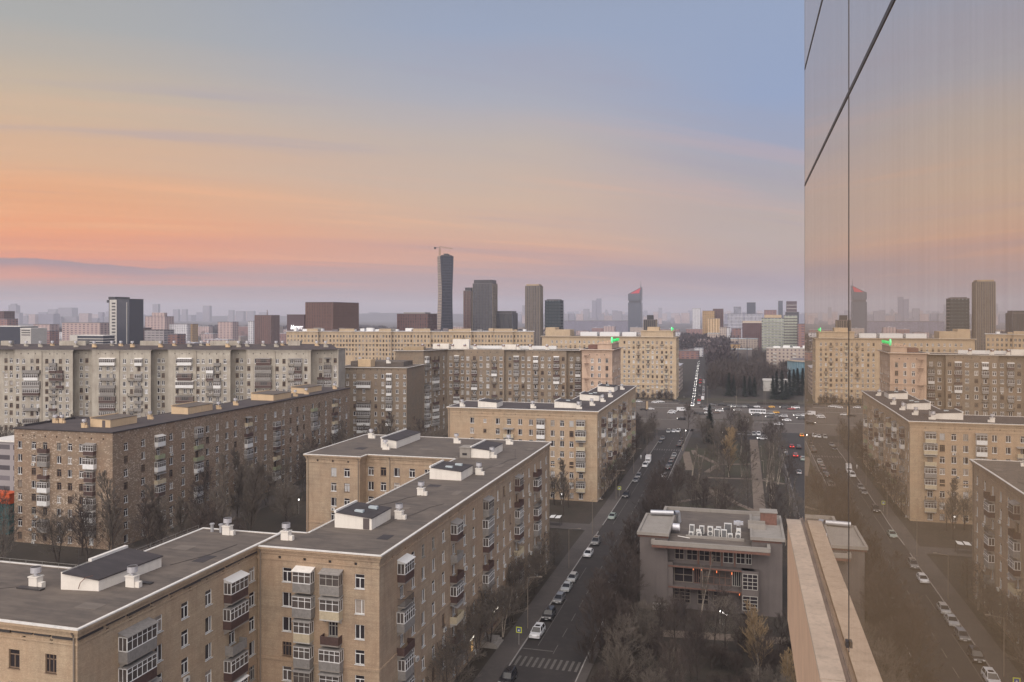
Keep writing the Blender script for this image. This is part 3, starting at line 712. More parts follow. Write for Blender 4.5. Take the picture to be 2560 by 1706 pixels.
roof_on(b, PA2, 28, 'roof_felt', .5, pieces=2.6)
m = MB(); m.add([(-71.7, 75.3, 27.97), (-67.3, 75.9, 27.97), (-66.6, 85.2, 27.97), (-71.8, 85.2, 27.97), (-71.7, 75.3, 29.9), (-67.3, 75.9, 29.25), (-66.6, 85.2, 29.25), (-71.8, 85.2, 29.9)], [(0, 1, 5, 4), (1, 2, 6, 5), (2, 3, 7, 6), (3, 0, 4, 7)])
o = b.part('roof_house', m, ['roof_house_wall'])
m = MB(); m.add([(-71.4, 75.15, 29.87), (-67.15, 75.75, 29.3), (-66.45, 85.35, 29.3), (-71.5, 85.35, 29.87), (-71.4, 75.15, 29.75), (-67.15, 75.75, 29.17), (-66.45, 85.35, 29.17), (-71.5, 85.35, 29.75)], [(0, 1, 2, 3), (4, 5, 1, 0), (5, 6, 2, 1), (6, 7, 3, 2)]); b.part('roof', m, ['roof_dark'], o)
m = MB(); m.box(-71.9, -71.45, 79.5, 85.4, 29.7, 30.15); b.part('parapet', m, ['coping_metal'], o)
m = MB(); m.tube((-69.5, 75.4, 28.2), (-69.2, 75.35, 28.9), .04, .04, 4); m.tube((-69.2, 75.35, 28.9), (-68.6, 75.5, 29.5), .04, .04, 4); m.tube((-68.6, 75.5, 29.5), (-68.3, 76.2, 29.5), .03, .03, 4); b.part('cable', m, ['rust_metal'], o)
antenna(b, -70.9, 77.0, 29.7, 2.4)
for x, y in ((-75, 75.3), (-64.9, 78.3), (-67.7, 100.2)): vent_shaft(b, x, y, 28, 1.1)
for x in (-70.6, -69.2): m = MB(); m.cyl((x, 100.8), .22, .22, 27.97, 29.0, 8); m.cyl((x, 100.8), .34, .34, 29.0, 29.15, 8); b.part('vent_pipe', m, ['zinc'])
m = MB(); m.box(-76.6, -73.4, 74.2, 74.9, 27.97, 28.16); b.part('roof_duct', m, ['dark_metal']); m = MB(); m.box(-66.2, -63.4, 79.2, 79.8, 27.97, 28.14); b.part('roof_duct', m, ['dark_metal'])
for i, (x, y, w_, d_) in enumerate(((-90, 70, 3.2, 2.0), (-82, 72.5, 2.0, 3.2), (-66, 71, 2.6, 1.6), (-64.5, 88, 1.6, 2.8), (-70.5, 92, 2.4, 2.0))):
    m = MB(); m.box(x, x+w_, y, y+d_, 27.97, 28.01); b.part('felt_patch', m, ['roof_dark' if i % 3 == 0 else 'roof_patch'])
for (x0, y0, x1, y1) in ((-75, 76, -85, 70), (-66, 86, -63.5, 96)):
    m = MB(); m.tube((x0, y0, 28.02), ((x0+x1)/2+.6, (y0+y1)/2, 28.02), .03, .03, 4); m.tube(((x0+x1)/2+.6, (y0+y1)/2, 28.02), (x1, y1, 28.02), .03, .03, 4); b.part('roof_cable', m, ['dark_metal'])
antenna(b, -84, 79, 28, 2.2)
railing(b, [(-99, 81.2), (-72.9, 81.2), (-72.9, 101)], 28)

# ================================================================ brick building B, long one along the street with its rear wing
b = Bld('apartment_building', 'long light brown brick block running along the street, white roof houses on top', 'building', (-52, 145))
ZB = 27.8
PB = [(-61.3, 97.3), (-44, 97.3), (-44, 193.5), (-91, 193.5), (-91, 163.4), (-78.4, 163.4), (-78.4, 166.6), (-57.5, 166.6), (-57.5, 104), (-61.3, 104)]
facade(b, PB[0], PB[1], 0, ZB, [(4.3, 'w'), (7.0, 'b', 2.7), (10.9, 'b', 2.7), (14.6, 'w')], FL, 2, 22, vents=(26.35, 3.6), old=.1, balc=1, pipes=(.5,),
       kinds=[BKINDS[i] for i in (5, 5, 9, 7, 9, 5, 1)], course=((13.2, .3, .10),))
yb = [104.6, 108.6, 112.4, 116.5, 120.8, 125.5, 130.9, 135.8, 142.5, 146.2, 150.3, 154.5, 159.0, 163.7, 169.2, 174.1, 179.4, 184.8, 190.2]
facade(b, PB[1], PB[2], 0, ZB, [(y-97.3, 'b' if y in (104.6, 125.5, 142.5, 163.7, 179.4) else 'w', 3.4) for y in yb], FL, 2, 31, vents=(26.35, 4.4), old=.14, ac=.16, balc=.92, kinds=[BKINDS[i] for i in (5, 6, 1, 1, 2, 9, 6, 5, 3, 0, 8)], pipes=(95.4,), course=((13.2, .3, .10),))
facade(b, PB[4], PB[5], 0, ZB, cols_at([-84.8+.3, -81.4], -91), FL, 2, 41, vents=(26.5, 3.6), old=.4, pipes=(.4, 12.3), course=((13.2, .3, .10),))
seg(b, PB[5], PB[6], 0, ZB)
facade(b, PB[6], PB[7], 0, ZB, cols_at([-77.3, -74.4, -71.3, -67.8, -64.3, -60.6], -78.4, 1, 'wwwbwb'), FL, 2, 42, vents=(27, 3.), old=.15, pipes=(5.5,))
for i in (2, 3, 7, 8, 9): seg(b, PB[i], PB[(i+1) % 10], 0, ZB)
cornice(b, PB, ZB, CORN); b.finish(['brick_near', 'dark_metal']); roof_on(b, PB, ZB, 'roof_felt', .5, pieces=3.0, cw=.3)
roof_house(b, -55.8, -50.1, 108.2, 114.8, ZB, 1.65, .55, door=-51.4, lights=2)
roof_house(b, -55.4, -49.3, 144.6, 151.4, ZB, 1.65, .5, lights=2)
roof_house(b, -55.4, -51.2, 168.5, 178.5, ZB, 1.7, .4, lights=0)
m = MB(); m.box(-57.6, -55.3, 168.0, 171.2, ZB-.03, ZB+2.0); m.box(-57.75, -55.15, 167.85, 171.35, ZB+2.0, ZB+2.15); o = b.part('roof_house', m, ['concrete'], label='grey block with a slot window'); m = MB(); m.box(-57.0, -56.0, 167.95, 167.998, ZB+.5, ZB+.95); b.part('pane', m, ['glass_dark'], o)
roof_house(b, -79.0, -75.2, 175.5, 190, ZB, 1.7, .5, door=None, lights=0)
for x, y in ((-48.9, 115.3), (-51.8, 131.4), (-47.9, 151), (-50.9, 169.5), (-59.0, 100.6), (-77, 173.6), (-87.4, 188.5), (-64.7, 186.5), (-52.4, 188)): vent_shaft(b, x, y, ZB, 1.1)
antenna(b, -46, 170, ZB, 2.); antenna(b, -60, 186, ZB, 2.4)
railing(b, [(-57.3, 104.5), (-57.3, 165.5)], ZB)
for i, (x, y, w_, d_) in enumerate(((-47.5, 104, 1.6, 2.4), (-52.5, 121, 2.6, 1.4), (-47.2, 133, 1.2, 3.0), (-53.5, 138, 2.2, 2.0), (-48.0, 159, 2.0, 3.2), (-70, 176, 3.5, 1.6), (-84, 172, 2.2, 2.8), (-46.5, 181, 1.4, 2.6))):
    m = MB(); m.box(x, x+w_, y, y+d_, ZB-.03, ZB+.012); b.part('felt_patch', m, ['roof_dark' if i % 3 == 0 else 'roof_patch'])
for (x0, y0, x1, y1) in ((-50.3, 109, -46.2, 126), (-49, 151, -46, 170), (-57, 118, -52, 131)):
    m = MB(); n = 6; px, py = x0, y0
    for k in range(1, n+1): qx, qy = x0+(x1-x0)*k/n+.35*math.sin(k*2.3), y0+(y1-y0)*k/n; m.tube((px, py, ZB+.02), (qx, qy, ZB+.02), .03, .03, 4); px, py = qx, qy
    b.part('roof_cable', m, ['dark_metal'])
# entrance with steps and lit shop strip by the street
m = MB(); m.box(-43.9, -41.6, 139.5, 143.2, 0, 1.0); m.box(-41.6, -41.2, 139.5, 143.2, 0, .7); m.box(-41.2, -40.9, 139.5, 143.2, 0, .35); b.part('steps', m, ['concrete'])
m = MB(); m.box(-43.9, -42.0, 139.6, 143.0, 3.4, 3.6); b.part('canopy', m, ['rust_metal'])
for y0 in (133.6, 147.5): m = MB(); m.box(-43.97, -43.9, y0, y0+2.6, 3.35, 3.5); b.part('strip_light', m, ['tube_light'])
m = MB(); m.box(-43.98, -43.94, 134.2, 135.2, 1.2, 3.0); b.part('shop_window', m, ['lit_window'])

# ================================================================ brick building R beyond, with the orange front
b = Bld('apartment_building', 'orange brick apartment block by the street beyond the yard driveway', 'building', (-60, 280))
PR = [(-92, 257), (-43.3, 257), (-43.3, 353.5), (-57.5, 353.5), (-57.5, 276.5), (-92, 276.5)]
xr = [-83.9, -79.6, -75.3, -71.6, -67.9, -64.4, -61.1, -57.4, -54.4, -51.4, -48.4]
facade(b, PR[0], PR[1], 0, 28, cols_at(xr, -92, 1, 'wswbwwbwwwb'), [23.9-3.2*k for k in range(8)], 2, 51, vents=(26.3, 3.7), old=.2, course=((10.9, .3, .10), (25.4, .2, .08)), pipes=(.4,), kinds=[BKINDS[i] for i in (4, 4, 5, 7, 3, 0, 4)], limit=130)
facade(b, PR[1], PR[2], 0, 28, [(2.2+i*3.45, 'b' if i in (2, 6, 9, 13, 16, 20, 24) else 'w', 2.8) for i in range(27)], [23.9-3.2*k for k in range(8)], 1, 52, w=1.2, old=.45, course=((10.9, .3, .10), (25.4, .2, .08)), limit=290, ac=.12)
for i in (2, 3, 4, 5): seg(b, PR[i], PR[(i+1) % 6], 0, 28)
cornice(b, PR, 28, CORN); b.finish(['brick_pale', 'dark_metal']); roof_on(b, PR, 28, 'roof_plum', .5, cw=.3)
roof_house(b, -82.5, -76.2, 258.8, 266, 28, 1.7, .4, lights=0, door=None); roof_house(b, -58.4, -51.2, 264, 273, 28, 1.7, .4, lights=1); roof_house(b, -54.8, -48.0, 288.6, 297.5, 28, 1.9, .4, lights=2); roof_house(b, -54.3, -47.9, 323, 332.5, 28, 1.9, .4, lights=1)
for x, y in ((-88, 259), (-64.7, 260.6), (-50.2, 262.6), (-47.8, 273), (-46.4, 286), (-46.4, 303), (-46.4, 334)): vent_shaft(b, x, y, 28, 1.15)
antenna(b, -55, 300, 28, 7)

# ================================================================ speckled brick building S
b = Bld('apartment_building', 'brown brick block dotted with pale bricks, dark roof with ochre roof houses, at left', 'building', (-160, 220))
PS = [(-179.2, 173), (-149.3, 173), (-149.3, 302), (-162.5, 302), (-162.5, 193.5), (-179.2, 193.5)]
FS = [24.8-3.3*k for k in range(8)]
facade(b, PS[0], PS[1], 0, 29, cols_at([-177.4, -173.1, -169.6, -165.3, -162.0, -158.6, -155.6], -179.2, 1, 'wwbwwwb'), FS, 2, 61, vents=(27.2, 3.5), old=.35, w=1.35, balc=.95, kinds=[BKINDS[i] for i in (1, 4, 5, 6, 8, 9)])
ys = [177.7, 184.0, 189.8, 195.0, 200.1, 206.2, 211.1, 215.7, 220.5, 225.0, 231.2, 236.1, 241.6, 247.6, 252.7, 257.4, 262.0, 266.5, 272.8, 277.6, 282.6, 288.6, 293.9, 299.4]
facade(b, PS[1], PS[2], 0, 29, [(y-173, 'b' if y in (189.8, 206.2, 231.2, 247.6, 272.8, 288.6) else 'w', 3.2) for y in ys], FS, 2, 62, vents=(27.2, 4.9), old=.22, w=1.5, h=1.9, balc=.9, kinds=[BKINDS[i] for i in (4, 5, 1, 3, 6, 11, 4)])
for i in (2, 3, 4, 5): seg(b, PS[i], PS[(i+1) % 6], 0, 29)
cornice(b, PS, 29, [(-.25, -.05, .25)]); b.finish(['brick_speckled', 'dark_metal'], 'roof_plum'); roof_on(b, PS, 29, 'roof_plum', .35, coping='roof_dark', cw=.25)
m = MB(); m.box(-179.3, -178.9, 176, 193, 28.98, 29.55); m.box(-179.3, -170, 192.9, 193.3, 28.98, 29.6); b.part('parapet', m, ['roof_dark'])
for x0, x1, y0, y1, dr in ((-162.2, -156, 180, 189.8, -158.5), (-160.6, -155, 209.8, 221.5, None), (-160.3, -151.8, 250.5, 262, None), (-160, -154.5, 276, 289, None)): roof_house(b, x0, x1, y0, y1, 29, 2.0, .3, 'ochre_house_wall', 'roof_felt', dr, 0)
for x, y in ((-177, 184), (-175.2, 184.4), (-162.4, 178.2), (-158, 197.5), (-154.6, 224), (-156, 235), (-152.5, 266), (-152.6, 274), (-152.7, 296)): vent_shaft(b, x, y, 29, 1.1, 'ochre_house_wall')
antenna(b, -151.5, 189, 29, 4)
# ================================================================ white building W: projecting and recessed bays, turned a little from the street grid
b = Bld('apartment_building', 'wide cream apartment block with projecting bays and crowded balconies, behind the dark courtyard trees', 'building', ad(400, 341))
ZW = 43.6
FWb = [21.*0+ZW-4.6-3.05*k for k in range(12)]
segs = [(-75, 38, 3.4, [-40, 15, 28], 'ww'), (38, 103, 0, [44, 59, 78, 94], 'wBb'), (103, 182, -2, [117, 134, 151, 168], 'wbbw'), (182, 230, 3.4, [203, 217], ''), (230, 297, 0, [234, 251, 268, 285], 'wBb'), (297, 377, -2, [311, 329, 347.5, 365.5], 'wbbw'),
        (377, 421, 3.4, [397, 408], ''), (421, 489, 0, [425, 443, 461, 478], 'wBb'), (489, 576, -2, [495, 508, 526, 544, 562.5], 'wwbbw'), (576, 616, 3.4, [593, 604], ''), (616, 686, 0, [622, 640, 657.5, 675.5], 'wBb'), (686, 777, -2, [693, 710, 729, 746, 764.5], 'wwbbw'), (777, 846, 3.4, [801.5, 819.5, 838], 'bbw')]
poly = []
WB = [BKINDS[i] for i in (0, 1, 2, 2, 4, 5, 6, 9, 8, 10, 4)]
for si, (a, c, off, wp, kd) in enumerate(segs):
    t = 341+off; p0, p1 = ad(a, t), ad(c, t)
    if poly:
        q = poly[-1]
        wall_open(b.wall, q, p0, 0, ZW, [])
    poly += [p0, p1]; L = math.hypot(p1[0]-p0[0], p1[1]-p0[1])
    cols = [((x-a)*t/2100, kd[i] if i < len(kd) else 'w', 6.3 if (kd[i:i+1] == 'B') else 2.7) for i, x in enumerate(wp)]
    if 'B' in kd: cols = [(c_[0], 'w' if c_[1] != 'B' else 'w') + c_[2:] for c_ in cols[:2]]+[(cols[2][0]+.3, 'B', 6.6), (cols[3][0], 'w')]
    facade(b, p0, p1, 0, ZW, cols, FWb, 1, 70+si, w=1.3, h=1.9, old=.2, ac=.2, vents=(ZW-1.6, 2.9), balc=.8, kinds=WB, course=((ZW-6.6, .15, .06),), pipes=(.35,) if off < 0 else (), limit=295)
pe0, pe1 = ad(846, 344.4), (ad(846, 344.4)[0]-3.4, ad(846, 344.4)[1]+13)
seg(b, poly[-1], pe1, 0, ZW)
back = [pe1, (poly[0][0]-3.4, poly[0][1]+13)]
seg(b, back[0], back[1], 0, ZW); seg(b, back[1], poly[0], 0, ZW)
PW = poly+back
for k in range(len(PW)):
    if math.hypot(PW[k][0]-PW[k-1][0], PW[k][1]-PW[k-1][1]) < .01: print('dup', k)
cornice(b, PW, ZW, [(-1.0, -.8, .10), (-.30, -.05, .30)])
b.finish(['plaster_white', 'dark_metal'])
# low hipped roof
m = MB(); rf = offs(PW, .35); n = len(rf); u = (FW[0]*9, FW[1]*9)
m.add([(x, y, ZW-.02) for x, y in rf], [tuple(range(n))])
fr0, fr1 = ad(-75, 342), ad(843, 342); bk0, bk1 = ad(-75, 353), ad(843, 353); md0, md1 = ad(-60, 347.5), ad(828, 347.5)
m.add([(*fr0, ZW), (*fr1, ZW), (*bk1, ZW), (*bk0, ZW), (*md0, ZW+2.1), (*md1, ZW+2.1)], [(0, 1, 5, 4), (1, 2, 5), (2, 3, 4, 5), (3, 0, 4)]); b.part('roof', m, ['roof_plum'])
rr = random.Random(5)
for px in (25, 62, 105, 130, 190, 235, 282, 305, 330, 398, 432, 470, 506, 517, 570, 600, 622, 660, 692, 710, 790, 812): 
    p = ad(px+rr.uniform(-4, 4), 343.5+rr.uniform(0, 3)); vent_shaft(b, p[0], p[1], ZW+.9, 1.25, 'ochre_house_wall' if rr.random() < .3 else 'plaster_white')
for px0, px1 in ((2, 24), (148, 214), (350, 400), (525, 600), (720, 750)):
    p0, p1 = ad(px0, 346), ad(px1, 346); m = MB(); q = [p0, p1, (p1[0]+u[0]*.35, p1[1]+u[1]*.35), (p0[0]+u[0]*.35, p0[1]+u[1]*.35)]; m.prism(q, ZW+.8, ZW+3.4); b.part('roof_house', m, ['plaster_white'])
for px, hh in ((205, 3), (539, 5), (534, 4)): p = ad(px, 346); antenna(b, p[0], p[1], ZW+2, hh)

# ================================================================ drab brick complex N: low wing, blank gable and long tall front
b = Bld('apartment_building', 'lower drab brown brick wing with a white balcony stack, beside the cream block', 'building', (-155, 345))
PN = [(-171.2, 331.5), (-139.2, 336), (-141.2, 361), (-172.5, 360)]
xs = [(zx/6.533+680) for zx in (1120, 1235, 1350, 1500, 1695, 1810, 1915, 2045, 2165)]
def ucol(px, p0, p1):
    s_ = (px-1280)/2100; dx, dy = FW[0]+s_*RT[0], FW[1]+s_*RT[1]; ex, ey = p1[0]-p0[0], p1[1]-p0[1]; L = math.hypot(ex, ey); ex /= L; ey /= L
    det = dx*(-ey)+ex*dy; t = (p0[0]*(-ey)+ex*p0[1])/det
    return (t*dx-p0[0])*ex+(t*dy-p0[1])*ey
facade(b, PN[0], PN[1], 0, 35, [(ucol(x, PN[0], PN[1]), 'wwwBwwbww'[i], 5.8 if i == 3 else 2.6) for i, x in enumerate(xs)], [31.2-3.25*k for k in range(9)], 1, 91, w=1.25, vents=(34, 3.1), course=((5, .3, .1),), pipes=(21,), old=.2, balc=.95, kinds=[BKINDS[i] for i in (4, 5, 0, 1, 4)])
seg(b, PN[1], PN[2], 0, 35); seg(b, PN[2], PN[3], 0, 35); seg(b, PN[3], PN[0], 0, 35)
cornice(b, PN, 35, [(-.5, -.3, .15), (-.3, -.05, .4)]); b.finish(['brick_drab', 'dark_metal']); roof_on(b, PN, 35, 'roof_felt', .4)
m = MB(); m.prism([(-168, 341), (-144, 344), (-145, 357), (-169, 356)], 35, 37.1, 0); b.part('roof_ridge', m, ['roof_felt'])
vent_shaft(b, -163, 340, 36.5, 1.3); vent_shaft(b, -150, 341, 36.5, 1.3); 
m = MB(); m.box(-163, -157, 338, 343, 35, 38.2); b.part('roof_house', m, ['ochre_house_wall'])

b = Bld('apartment_building', 'tall drab brown brick block with a blank ochre gable and a long balconied front', 'building', (-110, 375))
ZN = 41.2
PT = [(-154.3, 358.9), (-141.8, 362.4), (-137.2, 381.2), (-72.4, 388.6), (-73.5, 402), (-150, 395)]
seg(b, PT[0], PT[1], 0, ZN)
facade(b, PT[1], PT[2], 0, ZN, [(2.0, 'b', 2.6), (5.6, 'w'), (9.2, 'b', 4.4), (12.6, 'w'), (16.6, 'w')], [ZN-4-3.3*k for k in range(11)], 1, 95, w=1.3, old=.2, balc=.95, kinds=[BKINDS[i] for i in (0, 4, 5, 1, 9, 4)], limit=290, pipes=(7.6,))
p0, p1 = PT[2], PT[3]; L = math.hypot(p1[0]-p0[0], p1[1]-p0[1]); ex, ey = (p1[0]-p0[0])/L, (p1[1]-p0[1])/L
cpx = [(1127, 'w'), (1142, 'b'), (1156, 'w'), 'bay', (1169.5, 'w'), (1186, 'b'), (1202.5, 'w'), (1219.5, 'w'), (1236, 'b'), (1252.5, 'w'), 'rec', (1275, 'w'), (1291, 'b'), (1307.5, 'w'), 'bay', (1322, 'w'), (1339.5, 'b'), (1356, 'w'), (1373.5, 'w'), (1391, 'b'), (1408, 'w'), 'rec', (1428.5, 'w'), (1445, 'b')]
groups = [[]]
for c in cpx:
    if isinstance(c, str): groups.append([])
    else: groups[-1].append(c)
lim = [ucol(x, p0, p1) for x in (1119.2, 1161.5, 1262, 1314.5, 1417)]+[L]; lim[0] = 0
prev = None
for gi, gcols in enumerate(groups):
    o = 1.6 if gi in (1, 3) else 0
    a = (p0[0]+ex*lim[gi]+ey*o, p0[1]+ey*lim[gi]-ex*o); c = (p0[0]+ex*lim[gi+1]+ey*o, p0[1]+ey*lim[gi+1]-ex*o)
    if prev: seg(b, prev, a, 0, ZN)
    facade(b, a, c, 0, ZN, [(ucol(x, a, c), k, 2.6) for x, k in gcols], [ZN-4.2-3.3*k for k in range(11)], 1, 100+gi, w=1.4, h=1.9, old=.15, vents=(ZN-1.3, 3.1), kinds=[BKINDS[i] for i in (0, 1, 4, 5, 6, 1, 0)], pipes=(.3,), limit=290, balc=.95)
    prev = c
for i in (3, 4, 5): seg(b, PT[i], PT[(i+1) % 6], 0, ZN)
cornice(b, PT, ZN, [(-.35, -.05, 1.9 if False else .45)]); b.finish(['brick_drab', 'dark_metal'])
PTr = [PT[0], PT[1], PT[2], (PT[3][0]+.2, PT[3][1]-1.7), PT[4], PT[5]]
roof_on(b, offs(PTr, .3), ZN, 'roof_felt', .5)
bx = lambda u0, u1, v0, v1: [(p0[0]+ex*u0-ey*v0, p0[1]+ey*u0+ex*v0), (p0[0]+ex*u1-ey*v0, p0[1]+ey*u1+ex*v0), (p0[0]+ex*u1-ey*v1, p0[1]+ey*u1+ex*v1), (p0[0]+ex*u0-ey*v1, p0[1]+ey*u0+ex*v1)]
m = MB(); m.prism(bx(-3, 52, 8, 9), ZN, ZN+1.5); b.part('parapet', m, ['panel_white'])
for u0, u1, hh in ((-8, 0, 2.4), (2, 10, 4.6), (27, 33, 2.2)): m = MB(); m.prism(bx(u0, u1, 4, 7.5), ZN, ZN+hh); b.part('roof_house', m, ['roof_house_wall'])
m = MB(); m.prism([(-152, 363), (-143, 365.5), (-146, 376), (-155, 374)], ZN, ZN+1.6); b.part('roof_house', m, ['plaster_ochre'])
for u0 in (-13, -5, 2, 8, 13, 27, 34, 40, 48):
    x, y = bx(u0, u0+1, 4, 5)[0]; vent_shaft(b, x, y, ZN, 1.2); m = MB(); m.box(x-.6, x+.6, y-.5, y+.5, ZN+1.2, ZN+2.0); b.part('chimney_cap', m, ['terracotta'])

# ================================================================ pinkish corner tower P with the green rooftop sign
b = Bld('apartment_tower', 'pinkish stone corner tower with a crumbling roof crown under the nearer green sign', 'building', (-62, 380))
PP = [(-69.3, 370.2), (-56.0, 372.0), (-56.0, 399), (-69.5, 398)]
ZP = 42.3
facade(b, PP[0], PP[1], 0, ZP, [(4.6, 'w'), (7.8, 'w'), (11.1, 'w')], [ZP-5-3.35*k for k in range(11)], 1, 120, w=1.25, h=2.0, old=.3, course=((29.6, .5, .25), (27.8, .25, .1), (16, .5, .25), (38.6, .15, .06)), vents=(ZP-2.4, 3.3))
facade(b, PP[1], PP[2], 0, ZP, [(2+i*2.9, 'w') for i in range(9)], [ZP-5-3.35*k for k in range(11)], 1, 121, w=1.2, h=2.0, old=.5, ac=.3, course=((29.6, .5, .25), (16, .5, .25)), limit=290)
seg(b, PP[2], PP[3], 0, ZP); seg(b, PP[3], PP[0], 0, ZP)
cornice(b, PP, ZP, [(-1.3, -1.0, .2), (-.5, -.3, .6), (-.3, -.02, .95)]); b.finish(['plaster_pink', 'dark_metal']); roof_on(b, PP, ZP, 'roof_plum', .9)
m = MB(); m.box(-62.8, -56.4, 373.5, 396, ZP, ZP+2.3); m.box(-63.1, -56.1, 373.2, 396.3, ZP+2.3, ZP+2.6); b.part('attic', m, ['plaster_pink'])
m = MB()
for i in range(9): m.box(-62.6+(i % 3)*2.3, -61.7+(i % 3)*2.3, 374+i*2.4, 374.9+i*2.4, ZP+2.6, ZP+3.2+(i*7 % 3)*.35)
b.part('roof_ornament', m, ['plaster_pink'])
m = MB(); m.box(-67.5, -63, 376, 384, ZP, ZP+1.8); b.part('roof_house', m, ['terracotta'])
for z in (39.5, 36, 29, 22, 14, 8): 
    m = MB(); m.box(-68.2, -66.0, 369.2, 370.1, z, z+.12); m.box(-68.2, -66.0, 369.18, 369.22, z+.9, z+.95); m.tube((-67.9, 369.6, z), (-66.4, 369.6, z-5.6), .05, .05, 4); m.tube((-67.5, 369.6, z), (-66.0, 369.6, z-5.6), .05, .05, 4); b.part('fire_escape', m, ['rust_metal'])
def text_mesh(name, cu, width):
    o = bpy.data.objects.new('t', cu); C.objects.link(o); bpy.context.view_layer.update(); wd = max(.1, o.dimensions.x)
    me = bpy.data.meshes.new_from_object(o); me.name = name; bpy.data.objects.remove(o)
    for v in me.vertices: v.co.x *= width/wd
    return link(name, me)
def green_sign(x, y, z, D, tw, th, label):
    o = link('rooftop_sign', None, (x, y, z)); tag(o, label, 'sign', 'green rooftop signs')
    m = MB(); m.T = Matrix.Rotation(math.pi/2, 4, 'Y'); m.cyl((0, 0), D/2, D/2, -.25, .25, 24); m.T = None
    c = link('sign_disc', m.mesh('sign_disc', ['sign_green_pale']), (0, 0, D/2), parent=o)
    cu = bpy.data.curves.new('sign_letters', 'FONT'); cu.body = 'МЕГАФОН'; cu.size = th*1.35; cu.extrude = .15; cu.align_x = 'LEFT'; cu.materials.append(MATS['sign_green'])
    t = text_mesh('sign_letters', cu, tw); t.parent = o; t.location = (0, D*.55+.6, D*.18); t.rotation_euler = (math.pi/2, 0, math.pi/2)
    m = MB()
    for i in range(7): m.box(-.35, -.2, .3+i*tw/6.2, .5+i*tw/6.2, -.9, D*.75)
    m.box(-.36, -.21, 0, tw+1, D*.15, D*.2); link('sign_frame', m.mesh('sign_frame', ['dark_metal']), parent=o)
green_sign(-56.3, 373.6, ZP+2.8, 2.7, 19, 1.25, 'green glowing disc and letters on the crown of the pinkish corner tower')

# ================================================================ big ochre corner block G beyond, over the avenue
b = Bld('apartment_building', 'big ochre stone apartment block on the far corner of the wide avenue', 'building', (-80, 590))
ZG = 42.5
PG = [(-138, 583), (-43.8, 583), (-43.8, 607), (-138, 607)]
gx = [-130.5+3.3*i for i in range(15)]+[-79.2, -76.0, -72.8, -69.5, -66.2, -62.9, -59.8, -56.8, -53.4, -50.5, -47.2]
CG = ((9.3, .4, .3), (13.0, .35, .25), (35.4, .35, .25), (16.5, .15, .1))
FG = [ZG-4-3.35*k for k in range(12)]
facade(b, PG[0], PG[1], 0, ZG, [(x+138, 'b' if i >= 15 and (i-15) in (3, 5, 8, 9) else 'w', 2.6) for i, x in enumerate(gx)], FG, 1, 130, w=1.3, h=1.95, old=.4, ac=.06, course=CG, balc=.55, kinds=[('rail', 'dark_metal', None, None), ('open', 'panel_beige', None, None)], skip=lambda ci, zi: ci < 15 and zi > 4, limit=290)
facade(b, PG[1], PG[2], 0, ZG, [(2.2+3.0*i, 'w') for i in range(8)], FG, 1, 131, w=1.2, h=1.95, old=.5, ac=.2, course=CG, limit=290)
seg(b, PG[2], PG[3], 0, ZG); seg(b, PG[3], PG[0], 0, ZG)
cornice(b, PG, ZG, [(-.9, -.6, .25), (-.5, -.3, .6), (-.3, -.02, 1.0)]); b.finish(['plaster_tan', 'dark_metal']); roof_on(b, PG, ZG, 'roof_plum', .9)
m = MB(); m.box(-68, -46, 585, 604, ZG, ZG+3.6); m.box(-68.4, -45.6, 584.6, 604.4, ZG+3.6, ZG+4.1); m.box(-64, -56, 588, 598, ZG+4.1, ZG+6.6); m.box(-136, -118, 585, 600, ZG, ZG+4.5); m.box(-136, -129, 586, 600, ZG+4.5, ZG+6); b.part('attic', m, ['plaster_tan'])
for x0, x1 in ((-112, -100), (-98, -84), (-82, -72)): m = MB(); m.box(x0, x1, 592, 602, ZG, ZG+2.8); b.part('roof_house', m, ['panel_white'])
green_sign(-47, 586, ZG+4.1, 2.7, 12, 1.25, 'green glowing disc and letters on the farther ochre block over the avenue')
# street side buildings behind G
for i, (x0, x1, y0, y1, h_) in enumerate(((-62, -45.5, 640, 672, 19), (-68, -50, 680, 730, 15))):
    bb = Bld('apartment_building', ('pale low block with a snowy roof along the traffic jam street, ' + ('nearer', 'farther')[i] + ' one'), 'building', (x0, y0))
    m = MB(); m.prism(rect(x0, x1, y0, y1), 0, h_, 0, False); bb.part('wall', m, ['far_cream']); m = MB(); m.box(x0-.4, x1+.4, y0-.4, y1+.4, h_, h_+.5); bb.part('roof', m, ['snowy_roof'])

# ================================================================ long tan block T across the middle distance
b = Bld('apartment_building', 'very long tan apartment block with a light stepped roofline below the dark towers', 'building', (-240, 590))
ZT = 45.2
def tp(px, o=0): return ad(px, 628-o)
FT = [ZT-3.6-3.3*k for k in range(12)]
tseg = [(690, 716, -4), (716, 767, 0), (767, 795, 2.5), (795, 848, 0), (848, 886, 2.5), (886, 947, 5), (947, 978, 7), (978, 1032, 5), (1032, 1076, 7), (1076, 1132, 5), (1132, 1178, 7.5), (1178, 1235, 5), (1235, 1282, 7.5), (1282, 1334, 5)]
prev = None; TP = []
for i, (a, c, o) in enumerate(tseg[1:]):
    p, q = tp(a, o), tp(c, o)
    if prev: seg(b, prev, p, 0, ZT)
    L = math.hypot(q[0]-p[0], q[1]-p[1]); n = max(3, round(L/2.45))
    facade(b, p, q, 0, ZT+(1.0 if o in (2.5, 7, 7.5) else 0), [((k+.5)*L/n, 'b' if (k == n//2 and i % 2) else 'w', 2.4) for k in range(n)], FT, 0, 150+i, w=1.1, h=1.8, old=.5, ac=.05, balc=.35 if a > 860 else 0, kinds=[('rail', 'dark_metal', None, None)], limit=0,
           skip=lambda ci, zi, a=a: zi > (4 if (a < 870 or a > 990) else 9), course=((ZT-9.2, .4, .3), (ZT-1.0, .3, .25)))
    TP += [p, q]; prev = q
